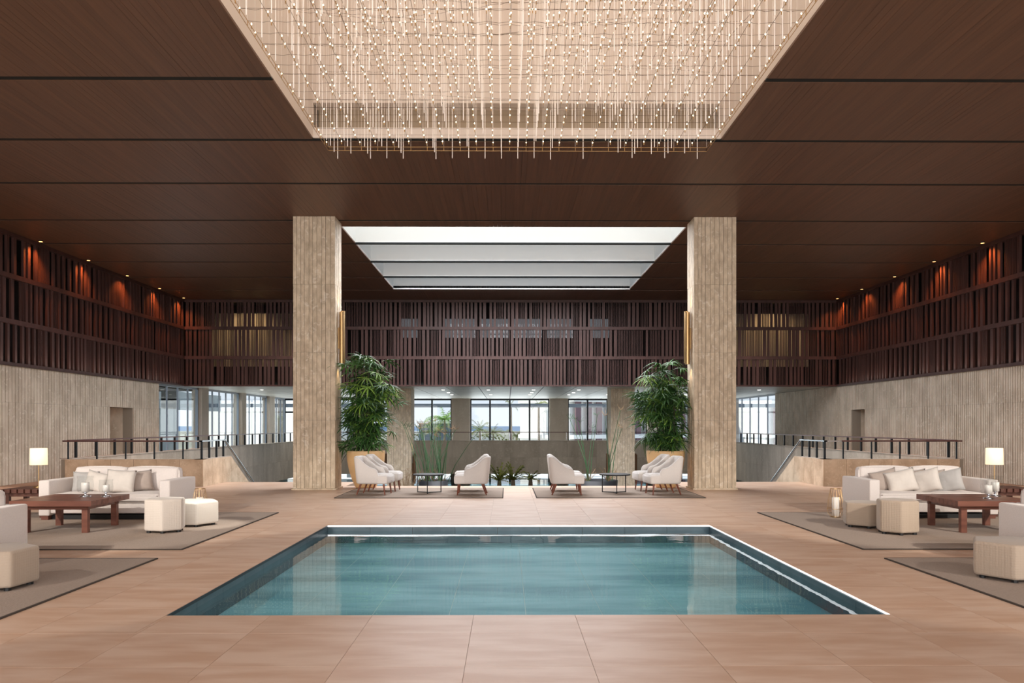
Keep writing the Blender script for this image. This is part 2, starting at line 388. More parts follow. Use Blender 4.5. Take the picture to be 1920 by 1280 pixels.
# ------------------------------------------------------------------ CEILING
H = 6.35
GR = [-5.7, -3.3, -.85, 1.56, 3.98, 6.4, 8.82, 11.24, 13.65, 16.1, 19.0, 21.46, 23.85, 26.3, 28.75, 31.0]
ceil_base = MB()
def ring(mb, x0, y0, x1, y1, z0, z1, holes):
    ys = sorted({y0, y1, *[h[1] for h in holes], *[h[3] for h in holes]})
    for a, b_ in zip(ys[:-1], ys[1:]):
        hs = sorted([h for h in holes if h[1] <= a and h[3] >= b_]); x = x0
        for h in hs: mb.box(x, a, z0, h[0], b_, z1); x = h[2]
        mb.box(x, a, z0, x1, b_, z1)
WELL = (-3.47, 4.7, 3.47, 13.62); SKY = (-4.22, 19.57, 4.22, 28.55)
ring(ceil_base, -15, -6, 15, 33.5, H+.12, H+.2, [(WELL[0]-.14, WELL[1]-.14, WELL[2]+.14, WELL[3]+.14), (SKY[0]-.14, SKY[1]-.14, SKY[2]+.14, SKY[3]+.14)])
ceiling = struct('ceiling', ceil_base, 'groove')
gw = .065
for a, b_ in zip(GR[:-1], GR[1:]):
    segs = [(a+gw, b_-gw)]
    pn = MB()
    ys = [a+gw, b_-gw]
    for hb in (WELL[1], WELL[3], SKY[1], SKY[3]):
        if a+gw < hb < b_-gw: ys.append(hb)
    ys.sort()
    for y0, y1 in zip(ys[:-1], ys[1:]):
        m_ = (y0+y1)/2; hole = None
        for h in (WELL, SKY):
            if h[1] <= m_ <= h[3]: hole = h
        i = -127
        while i < 127:
            x0 = i*.1; x1 = x0+.1; i += 1
            dz = rnd.uniform(0, .0012)
            if hole:
                if x0 >= hole[0]-.001 and x1 <= hole[2]+.001: continue
                if x0 < hole[0] < x1: x1 = hole[0]
                if x0 < hole[2] < x1: x0 = hole[2]
            gp = rnd.choice((.0005, .0005, .0005, .002)); pn.box(x0+gp, y0, H+dz, x1-gp, y1, H+.118)
    link('ceiling_panel', pn, 'ceiling_wood', ceiling)
    if b_ not in (13.65,):
        hh_ = [h for h in (WELL, SKY) if h[1] < b_ < h[3]]
        gv = MB()
        if hh_: gv.box(-XW, b_-gw, H+.012, hh_[0][0]-.01, b_+gw, H+.03); gv.box(hh_[0][2]+.01, b_-gw, H+.012, XW, b_+gw, H+.03)
        else: gv.box(-XW, b_-gw, H+.012, XW, b_+gw, H+.03)
        link('groove_strip', gv, 'groove', ceiling)
    else: link('groove_strip', MB().box(-XW, b_+.0, H+.012, XW, b_+gw, H+.03).box(-XW, b_-gw, H+.012, WELL[0], b_, H+.03).box(WELL[2], b_-gw, H+.012, XW, b_, H+.03), 'groove', ceiling)
# ------- chandelier well
wl = MB(); x0, y0, x1, y1 = WELL; ZT = 9.4; t_ = .15
wl.box(x0-t_, y0-t_, H+.036, x0, y1+t_, ZT); wl.box(x1, y0-t_, H+.036, x1+t_, y1+t_, ZT); wl.box(x0, y0-t_, H+.036, x1, y0, ZT)
wl.box(x0, y1, H+.036, x1, y1+.5, 6.56); wl.box(x0, y1, 6.98, x1, y1+.5, ZT); wl.box(x0, y1+.4, 6.5, x1, y1+.5, 7.0)
wl.box(x0-t_, y0-t_, ZT, x1+t_, y1+.5, ZT+.1); wl.box(x0-t_, y1+.1, 6.5, x0, y1+.5, 7.0); wl.box(x1, y1+.1, 6.5, x1+t_, y1+.5, 7.0)
well = struct('trim_1', wl, 'well_paint')
link('niche_back', MB().box(x0+.02, y1+.30, 6.56, x1-.02, y1+.39, 6.98), 'well_niche', well)
# ------- roof light with deep white fins
x0, y0, x1, y1 = SKY; wl = MB(); ZT = 8.1
wl.box(x0-t_, y0-t_, H+.036, x0, y1+t_, ZT); wl.box(x1, y0-t_, H+.036, x1+t_, y1+t_, ZT); wl.box(x0, y0-t_, H+.036, x1, y0, ZT); wl.box(x0, y1, H+.036, x1, y1+t_, ZT)
wl.box(x0-t_, y0-t_, ZT, x1+t_, y1+t_, ZT+.1)  # unseen opaque lid, added to keep the sun out of the roof light
wl.box(x0, y1-.012, H-.001, x1, y1, H+.04)
sk = struct('trim_2', wl, 'white_paint')
for y in (21.46, 23.85, 26.3):
    f = link('fin', MB().box(x0, y-.05, H+.04, x1, y+.05, 7.7), 'white_paint', sk)
    link('fin_foot', MB().box(x0, y-.06, H-.0, x1, y+.06, H+.038), 'groove', f)

# ------------------------------------------------------------------ SIDE WALLS (ribbed stone), doors
ZB = 3.03
def side_wall(s, yend, door, name):
    base = MB()
    X0, X1 = s*(XW+.03), s*(XW+.35)
    base.box(X0, -6, -.3, X1, door[0], ZB); base.box(X0, door[1], -.3, X1, yend, ZB); base.box(X0, door[0], 2.08, X1, door[1], ZB)
    base.box(s*(XW+.02), -6, -2.1, s*(XW+.35), yend, -.3)
    w = struct(name, base, 'wall_stone_joint')
    ribs = MB(); y = -6; k = 0
    rows = [(0, 2.075), (2.08, ZB-.02)]
    while y < yend-.03:
        wd = .135 if s < 0 else .098; y2 = min(y+wd, yend)
        for (a, b_) in rows:
            if y2 > door[0] and y < door[1] and a < 2.0: continue
            pr = rnd.uniform(0, .012)
            ribs.box(s*(XW-pr), y+.012, a, s*(XW+.04), y2-.012, b_)
        y = y2
    link('stone_rib', ribs, 'wall_stone', w, kind='stuff')
    # recess of the doorway
    dr = MB(); X2 = s*(XW+.8)
    dr.box(X1, door[0]-.1, -.3, X2, door[0], 2.2); dr.box(X1, door[1], -.3, X2, door[1]+.1, 2.2); dr.box(X1, door[0], 2.08, X2, door[1], 2.2)
    dr.box(X2, door[0], -.3, X2+s*.1, door[1], 2.2); dr.box(s*XW, door[0], -.3, X2, door[1], -.012)
    link('door_recess', dr, 'wall_stone', w)
    link('ledge', MB().box(s*(XW-.10), -6, ZB-.02, s*(XW+.3), 31.0, ZB+.05), 'screen_wood', w)
    return w
wall_left = side_wall(-1, 28.9, (25.4, 26.9), 'wall_left')
wall_right = side_wall(1, 38.3, (28.7, 29.8), 'wall_right')

# ------------------------------------------------------------------ TIMBER SCREENS
def slat_run(length, r, side=False):
    out = []; u = .03
    while u < length-.1:
        if r.random() < .68:
            for _ in range(r.choice((1, 2, 2, 3))):
                w_ = r.choice((.085, .10, .115)); out.append((u, u+w_, 1)); u += w_+(r.choice((.10, .17, .22)) if side else r.choice((.04, .05, .06, .08)))
        else:
            for _ in range(r.choice((3, 4, 5))): out.append((u, u+.024, 0)); u += .024+.036
            u += .01
        if r.random() < .06: u += .08
    return [(a, min(b_, length), k) for a, b_, k in out]
def screen(name_label, origin, ux, n_in, length, seed):
    """ux: unit vector along the wall, n_in: unit vector into the hall"""
    r = random.Random(seed)
    t = thing('slatted_screen', name_label, 'screen', origin)
    ux = Vector(ux); ni = Vector(n_in)
    def bx(mb, u0, u1, d0, d1, z0, z1):
        p = ux*u0+ni*d0; q = ux*u1+ni*d1
        mb.box(p.x, p.y, z0, q.x, q.y, z1)
    tiers = [(.02, 1.02), (1.14, 2.16), (2.28, 3.22)]
    for z0, z1 in ((-.03, .03), (1.02, 1.14), (2.16, 2.28), (3.22, H-ZB-.004)):
        mb = MB(); bx(mb, 0, length, -.06, .07, z0, z1); link('rail', mb, 'screen_wood', t)
    wide = []; thin = MB(); extra = MB()
    for z0, z1 in tiers:
        for a, b_, k in slat_run(length, r, abs(ux.y) > .5):
            if k: wide.append((a, b_, z0, z1))
            else: bx(thin, a, b_, -.035, .0, z0, z1)
    wide.sort(key=lambda q: -q[0] if abs(ux.y) < .5 else (length-q[0])*0)
    if abs(ux.y) > .5: wide.sort(key=lambda q: abs(q[0]-(length-8)))
    else: wide.sort(key=lambda q: abs(q[0]-length/2))
    cch = {}
    for k, (a, b_, z0, z1) in enumerate(wide):
        if k < 298:
            key = (round(b_-a, 3), round(z1-z0, 3))
            if key not in cch:
                mb = MB(); bx(mb, 0, key[0], -.03, .035, 0, key[1]); cch[key] = mb.mesh('slat')
            o = ux*a; link('slat', cch[key], 'screen_wood', t, (o.x, o.y, z0))
        else: bx(extra, a, b_, -.03, .035, z0, z1)
    link('narrow_slat', thin, 'screen_wood', t, kind='stuff')
    if extra.v: link('slat_row', extra, 'screen_wood', t, kind='stuff')
screen('dark red-brown timber slat screen in three tiers above the left ribbed stone wall', (-XW+.02, 8, ZB), (0, 1, 0), (1, 0, 0), 23, 3)
screen('dark red-brown timber slat screen in three tiers above the right ribbed stone wall', (XW-.02, 8, ZB), (0, 1, 0), (-1, 0, 0), 23, 5)
screen('long dark timber slat screen in three tiers across the back above the rear windows', (-XW+.1, 31.0, ZB), (1, 0, 0), (0, -1, 0), 2*XW-.2, 11)

# gallery behind the screens
gb = MB()
for s in (-1, 1): gb.box(s*15, -6, ZB-.1, s*15.1, 33.5, H+.12); gb.box(s*(XW+.36), -6, ZB-.12, s*15, 33.5, ZB-.01)
# rear gallery wall with windows
wins = [(-2.75, -1.5), (-1.3, -.1), (.1, 1.3), (1.5, 2.6), (-4.6, -3.9), (3.3, 4.1)]
xs = -15
for a, b_ in sorted(wins): gb.box(xs, 33.4, ZB+.13, a, 33.5, H+.12); gb.box(a, 33.4, 5.95, b_, 33.5, H+.12); gb.box(a, 33.4, ZB+.13, b_, 33.5, 5.15); xs = b_
gb.box(xs, 33.4, ZB+.13, 15, 33.5, H+.12)
wall_gal = struct('wall_gallery', gb, 'gallery_wall')
for a, b_ in wins: link('pane', MB().box(a, 33.44, 5.15, b_, 33.46, 5.95), 'smoked_glass', wall_gal)
cu = thing('gallery_curtain', 'pale beige curtain seen between the slats in the far left upper corner', 'curtain', (-10.6, 33.2, ZB+.9))
def curtain(w_):
    rows = []
    for z in (0, 2.2): rows.append([(w_*(i/60-.5), .05*math.sin(i*1.1), z) for i in range(61)])
    return MB().grid(rows)
link('cloth', curtain(3.6), 'curtain', cu); link('rod', MB().tube((-1.85, 0, 2.23), (1.85, 0, 2.23), .02), 'dark_metal', cu)
cu2 = dup(cu, (10.6, 33.2, ZB+.9), 0, 'pale beige curtain seen between the slats in the far right upper corner')
for s in (-1, 1): spot('gallery_spot', (s*10.8, 31.9, H-.05), (s*10.8, 33.2, 4.6), 60, (1, .7, .4), 110, .6, .05)

# small downlights washing the side screens
for s in (-1, 1):
    for k, y in enumerate((21.1, 23.5, 25.9, 28.3, 30.4)):
        t = thing('ceiling_spotlight', '%s orange glowing ceiling spotlight above the %s slat screen' % (('nearest', 'second nearest', 'middle', 'second farthest', 'farthest')[k], 'left' if s < 0 else 'right'), 'ceiling light', (s*12.42, y, H), group='orange spotlights along the %s screen' % ('left' if s < 0 else 'right'))
        link('housing', MB().lathe([(.05, -.03), (.055, -.03), (.055, 0), (0, 0)], 12), 'dark_metal', t)
        link('lens', MB().lathe([(0, -.031), (.045, -.031), (.045, -.025)], 12), 'spot_glow', t)
        spot('screen_spot', (s*12.42, y, H-.06), (s*12.64, y, 4.2), 130, (1, .28, .07), 120, .9, .03)
    # cove light on the ledge washing the lowest slats
    area('ledge_light', (s*(XW-.20), 22.5, ZB+.07), (s*(XW-.08), 22.5, ZB+1.2), 16, .05, 16, (1, .86, .72))

# ------------------------------------------------------------------ REAR: soffit, windows, piers, parapets
so_ = MB(); so_.box(-13.2, 31.08, ZB+.02, 13.2, 46.6, ZB+.12)
soffit = struct('ceiling_soffit', so_, 'groove')
cachep = {}
xx = -13.0
link('edge_board', MB().box(-XW+.1, 31.065, ZB-.03, XW-.1, 31.10, ZB+.02), 'soffit_panel', soffit)
while xx < 12.9:
    for yy in (31.1, 33.6, 36.1, 38.6, 41.1, 43.6):
        me = cache.setdefault('sp', MB().box(.01, .01, 0, 1.28, 2.49 if 1 else 2, .02).mesh('soffit_panel'))
        link('soffit_panel', me, 'soffit_panel', soffit, (xx, yy, ZB))
    xx += 1.3
ords = ['first', 'second', 'third', 'fourth', 'fifth', 'sixth', 'seventh', 'eighth', 'ninth', 'tenth', 'eleventh', 'twelfth', 'thirteenth', 'fourteenth']
cnt = {}
for (x, y) in [(i*1.95-.97, yy) for i in range(-6, 8) for yy in (34.5, 40.0) if abs(i*1.95-.97) < 12.6]+[(-2.9, 37.4), (1.0, 37.4), (2.95, 37.4)]:
    o = link('downlight', cache.setdefault('dl', MB().lathe([(.07, 0), (.07, .02), (0, .02)], 10).mesh('dl')), 'downlight', None, (x, y, ZB-.012))
    row = {34.5: 'near', 40.0: 'far', 37.4: 'middle'}[y]; o['label'] = '%s downlight from the left in the %s row of the pale rear soffit' % (ords[cnt.get(row, 0)], row); cnt[row] = cnt.get(row, 0)+1; o['category'] = 'ceiling light'; o['group'] = 'recessed downlights in the rear soffit'

YR = 46.0
back = MB()
P0 = 2.27+.53
piers = [(-2.8-5.6, -2.8-4.55+0), ]
pier_x = []
for c_ in (-8.4, -2.8, 2.8, 8.4): pier_x.append((c_-.53, c_+.53))
for a, b_ in pier_x: back.box(a, YR-.35, -3, b_, YR+.25, ZB)
back.box(-13.2, YR-.2, -1.15, 13.2, YR+.2, -.02)
back.box(-13.25, YR-.3, -3, -12.95, YR+.2, ZB); back.box(12.75, YR-.3, -3, 13.1, YR+.2, ZB)
wall_back = struct('wall_back', back, 'concrete')
def window(name, xa, xb, div, y=YR, z0=0, z1=ZB, transom=None, w=.07):
    fr = MB(); n_ = len(div)+1
    fr.box(xa, y-.05, z0, xa+w, y+.05, z1); fr.box(xb-w, y-.05, z0, xb, y+.05, z1); fr.box(xa, y-.05, z1-.10, xb, y+.05, z1); fr.box(xa, y-.05, z0, xb, y+.05, z0+w)
    o = struct(name, fr, 'dark_metal')
    es = [xa]+list(div)+[xb]
    for d in div: link('mullion', MB().box(d-.05, y-.06, z0+w, d+.05, y+.06, z1-.10), 'dark_metal', o)
    if transom: link('transom', MB().box(xa+w, y-.05, transom-.05, xb-w, y+.05, transom+.05), 'dark_metal', o)
    for a, b_ in zip(es[:-1], es[1:]): link('pane', MB().box(a+.05, y-.006, z0+w, b_-.05, y+.006, z1-.10), 'clear_glass', o)
    return o
bays = [(-7.87, -3.33), (-2.27, 2.27), (3.33, 7.87)]
for i, (a, b_) in enumerate(bays):
    window('window_%d' % (i+1), a, b_, [a+(b_-a)*q/4 for q in (1, 2, 3)])
window('window_4', -12.93, -8.93, [-11.9, -10.9, -9.9], transom=2.25); window('window_5', 8.93, 12.73, [9.9, 10.9, 11.8], transom=2.25)
for i, (a, b_) in enumerate([(-12.9, -8.93)]+bays+[(8.93, 12.7)]):
    window('window_%d' % (i+6), a, b_, [a+(b_-a)*q/4 for q in (1, 2, 3)], z0=-1.75, z1=-1.15)
# side glazing left and right
def side_glass(name, x, ya, yb, n_, tr=None, zb=0):
    fr = MB(); fr.box(x-.05, ya, zb, x+.05, ya+.06, ZB); fr.box(x-.05, yb-.06, zb, x+.05, yb, ZB); fr.box(x-.05, ya, ZB-.08, x+.05, yb, ZB); fr.box(x-.05, ya, zb, x+.05, yb, zb+.06)
    o = struct(name, fr, 'frame_grey'); st = (yb-ya)/n_
    for i in range(n_):
        if i: link('mullion', MB().box(x-.03, ya+st*i-.022, zb+.06, x+.03, ya+st*i+.022, ZB-.08), 'frame_grey', o)
        link('pane', MB().box(x-.006, ya+st*i+.035, zb+.06, x+.006, ya+st*(i+1)-.035, ZB-.08), 'clear_glass', o)
    return o
side_glass('window_11', -12.86, 28.95, 32.85, 4); side_glass('window_12', -12.86, 33.7, 37.85, 5); side_glass('window_13', -12.86, 38.55, 42.25, 4); side_glass('window_14', -12.86, 43.3, 45.7, 3)
side_glass('window_15', 12.86, 38.4, 45.7, 5)
pl = MB()
for a, b_ in ((32.9, 33.66), (37.9, 38.5), (42.3, 43.25)): pl.box(-13.1, a, -2.1, -12.68, b_, ZB)
pl.box(-13.1, 28.9, -2.1, -12.7, 45.8, -.02); pl.box(12.7, 38.3, -2.1, 13.1, 45.8, -.02)
struct('wall_left_piers', pl, 'concrete')

# parapets of the rear walkway round the lower court
ZPT, ZPB = .665, -1.12
par = MB(); par.box(-XP-.2, 43.22, ZPB, XP+.2, 43.5, ZPT-.01)
for s in (-1, 1): par.box(s*(XP+.02), YS+.2, ZPB, s*(XP+.25), 43.5, ZPT-.01)
wall_par = struct('wall_parapet', par, 'wall_stone_joint')
n_ = 14; w_ = 2*XP/n_
for i in range(n_):
    for (z0, z1) in ((ZPB, -.23), (-.225, ZPT)):
        me = cache.setdefault(('pp', z0), MB().box(.004, -.03, 0, w_-.004, 0, z1-z0).mesh('parapet_panel'))
        link('parapet_panel', me, 'parapet_stone', wall_par, (-XP+i*w_, 43.22, z0))
ns = 15; ws = (43.2-YS-.2)/ns
for s in (-1, 1):
    for i in range(ns):
        for (z0, z1) in ((ZPB, -.23), (-.225, ZPT)):
            me = cache.setdefault(('ps', z0), MB().box(-.012, .004, 0, .012, ws-.004, z1-z0).mesh('parapet_panel'))
            link('parapet_panel', me, 'parapet_stone', wall_par, (s*(XP+.008), YS+.2+i*ws, z0))
link('coping', MB().box(-XP-.05, 43.16, ZPT, XP+.05, 43.54, ZPT+.02).box(-XP-.28, YS+.2, ZPT, -XP+.03, 43.54, ZPT+.02).box(XP-.03, YS+.2, ZPT, XP+.28, 43.54, ZPT+.02), 'concrete', wall_par)

# stair blocks
def stair_block(s):
    side = 'left' if s < 0 else 'right'
    t = thing('stair_enclosure', 'tan stone enclosure around the stairwell behind the %s sofa, block clad' % side, 'stair wall', (s*XB, YS, 0))
    core = MB()
    core.box(-s*0+s*.03, .03, -.3, s*(XP-XB+.03), .20, ZPT-.012)
    # sloping parapet on the court side
    poly = [(0.03, -.3), (0.03, ZPT-.012), (2.0, ZPT-.012), (4.4, -.62), (4.4, -1.9), (.03, -1.9)]
    core.prism(poly, s*.02, s*.2, 'x')
    link('core', core, 'wall_stone_joint', t)
    n_ = 6; W_ = (XP-XB+.05)/n_
    for i in range(n_):
        a, b_ = s*(i*W_+.003), s*((i+1)*W_-.003)
        link('front_panel', MB().box(a, 0, 0, b_, .03, ZPT), 'block_stone', t)
    cuts = [0, .62, 1.3, 2.0, 2.9, 3.6, 4.4]
    top = lambda y: ZPT if y <= 2.0 else ZPT-(y-2.0)*(1.285/2.4)
    for a, b_ in zip(cuts[:-1], cuts[1:]):
        bot = 0 if b_ <= 1.7 else -1.9
        link('side_panel', MB().prism([(a+.003, bot), (b_-.003, bot), (b_-.003, top(b_)), (a+.003, top(a))], s*-.012, s*.02, 'x'), 'block_stone', t)
    link('coping', MB().box(-s*.012, 0, ZPT, s*(XP-XB+.05), .22, ZPT+.012).prism([(0, ZPT), (2.0, ZPT), (2.0, ZPT+.012), (0, ZPT+.012)], -s*.012, s*.2, 'x'), 'concrete', t)
    # steps
    for i in range(12):
        st_ = MB().box(s*.22, 1.9+i*.28, -.17*(i+1)-.3, s*(XP-XB-.03), 2.18+i*.28, -.17*(i+1)); link('step', st_, 'block_stone', t)
    link('landing', MB().box(s*.22, .21, -.3, s*(XP-XB-.03), 1.9, -.002), 'block_stone', t)
    # railing
    r = thing('stair_railing', 'dark handrail with thin posts on top of the %s stone stair enclosure' % side, 'railing', (s*XB, YS, ZPT+.012))
    zr = .42
    rail = MB(); L_ = XP-XB+.02
    rail.box(s*.45, .02, zr, s*(L_+.1), .10, zr+.035); link('handrail', rail, 'rail_wood', r)
    rl = MB().box(s*.45, .03, zr, -s*.0+s*.04, .09, zr+.03).box(s*.04, .03, zr, s*.10, 1.75, zr+.03)
    rl.tube((s*.07, 1.72, zr+.015), (s*.07, 4.4, zr+.015-2.68*.535), .028, 8)
    link('sloping_handrail', rl, 'steel', r)
    for i in range(5):
        link('post', MB().box(s*(.50+.70*i)-.012, .04, 0, s*(.50+.70*i)+.012, .085, zr), 'dark_metal', r)
    for i in range(4): link('side_post', MB().box(s*.07-.022, .12+.5*i-.015, 0, s*.07+.022, .12+.5*i+.03, zr), 'dark_metal', r)
stair_block(-1); stair_block(1)
# walkway railings
for s in (-1, 1):
    side = 'left' if s < 0 else 'right'
    r = thing('walkway_railing', 'long dark handrail on posts along the %s walkway parapet beside the stone wall' % side, 'railing', (s*(XP+.13), YS+.3, ZPT+.02))
    link('handrail', MB().box(-.03, 0, .42, .03, 23.5, .455), 'rail_wood', r)
    me = MB().box(-.03, -.02, 0, .03, .02, .42).mesh('post')
    for i in range(24): link('post', me, 'dark_metal', r, (0, .35+i, 0))
r = thing('rear_railing', 'thin dark handrail along the rear parapet in front of the back windows', 'railing', (0, 43.36, ZPT+.02))
link('handrail', MB().box(-XP, -.03, .42, XP, .03, .455), 'rail_wood', r)
me = MB().box(-.01, -.01, 0, .01, .01, .42).mesh('post')
for i in range(15): link('post', me, 'steel', r, (-XP+.1+i*1.54, 0, 0))

# lower court
lc = MB(); lc.box(-XP-2, 19.8, -2.2, XP+2, 46, -2.1)
for s in (-1, 1): lc.box(s*13.1, 19.8, -2.2, s*13.2, 46, -1.1)
lc.box(-4.16, 19.8, -2.1, 4.16, 19.9, -.3)
lc.box(-4.16, 19.75, -.3, 4.16, 19.8, -.012)
struct('floor_lower', lc, 'slate')
wtr = link('court_water', MB().box(-XP-1.7, 21.3, -2.09, XP+1.7, 45.7, -1.6), None)
wtr.data.materials.append(MATS['water_dark']); wtr['label'] = 'still bright reflecting water of the lower court before the rear windows'; wtr['category'] = 'water'; wtr['kind'] = 'stuff'

# ------------------------------------------------------------------ COLUMNS
def column(x0, x1, y0, y1, z0, label):
    t = thing('stone_column', label, 'column', ((x0+x1)/2, (y0+y1)/2, z0))
    hw, hd = (x1-x0)/2, (y1-y0)/2; hgt = (H if z0 == 0 else ZB)-z0
    link('core', MB().box(-hw+.02, -hd+.02, 0, hw-.02, hd-.02, hgt-.002), 'wall_stone_joint', t)
    if z0 == 0: link('base', MB().box(-hw-.03, -hd-.03, 0, hw+.03, hd+.03, .035), 'travertine', t)
    nf = 10; ntier = 4 if z0 == 0 else 3; zs = [.035+(hgt-.037)*i/ntier for i in range(ntier+1)]
    r = random.Random(int(x0*10))
    fw = [r.uniform(.8, 1.25) for _ in range(nf)]; sm = sum(fw); xs_ = [-hw]
    for f in fw: xs_.append(xs_[-1]+2*hw*f/sm)
    nd = 6
    for i in range(ntier):
        for j in range(nf):
            pr = r.uniform(-.004, .006)
            for sg in (-1, 1):
                if sg == 1 and z0 == 0 and 0: continue
                link('stone_strip', MB().box(xs_[j]+.004, sg*(hd+pr), zs[i]+.002, xs_[j+1]-.004, sg*(hd-.021), zs[i+1]-.002), 'travertine', t)
        for j in range(nd):
            a = -hd+.02+(2*hd-.04)*j/nd; b_ = -hd+.02+(2*hd-.04)*(j+1)/nd; pr = r.uniform(-.004, .006)
            for sg in (-1, 1):
                link('side_strip', MB().box(sg*(hw+pr-.001), a+.003, zs[i]+.002, sg*(hw-.021), b_-.003, zs[i+1]-.002), 'travertine', t)
    return t
column(-5.14, -4.16, 18.6, 19.3, 0, 'tall ribbed travertine column left of the roof light, nearer pair')
column(4.185, 5.17, 18.6, 19.3, 0, 'tall ribbed travertine column right of the roof light, nearer pair')
column(-5.16, -4.16, 33.3, 34.5, -2.1, 'shorter grey stone column behind the left palm, under the slat screen')
column(4.16, 5.16, 33.3, 34.5, -2.1, 'shorter grey stone column behind the right palm, under the slat screen')

# sconces
def sconce(x, y, z0, z1, s, label, m_='brass', power=9):
    t = thing('wall_sconce', label, 'wall light', (x, y, z0)); h = z1-z0
    for k, (dy, rr) in enumerate(((-.07, .06), (.07, .05))):
        link('tube', MB().lathe([(rr, 0), (rr, h), (rr-.008, h), (rr-.008, h-.05), (0, h-.05)], 16), m_, t, (s*(.005), dy, -.0+k*.04))
    link('backplate', MB().box(-s*.10, -.05, h*.3, -s*.04, .05, h*.7), m_, t)
    spot('sconce_up', (x, y-.05, z1+.02), (x-s*.12, y-.05, z1+1), power, (1, .66, .33), 80, .9, .02)
    spot('sconce_down', (x, y-.05, z0-.02), (x-s*.12, y-.05, z0-1), power, (1, .66, .33), 80, .9, .02)
sconce(-4.16+.09, 18.95, 2.94, 4.17, 1, 'brass double-tube sconce on the inner side of the left near column')
sconce(4.185-.09, 18.95, 2.94, 4.17, -1, 'brass double-tube sconce on the inner side of the right near column')
sconce(-4.16+.09, 33.7, -.95, .27, 1, 'bronze tube sconce on the inner side of the left far column', 'bronze', 14)
sconce(4.16-.09, 33.7, -.95, .27, -1, 'bronze tube sconce on the inner side of the right far column', 'bronze', 14)
sconce(-5.25, 33.7, -.95, .27, -1, 'bronze tube sconce on the outer side of the left far column, beside the clay pot', 'bronze', 5)
sconce(5.25, 33.7, -.95, .27, 1, 'bronze tube sconce on the outer side of the right far column', 'bronze', 5)

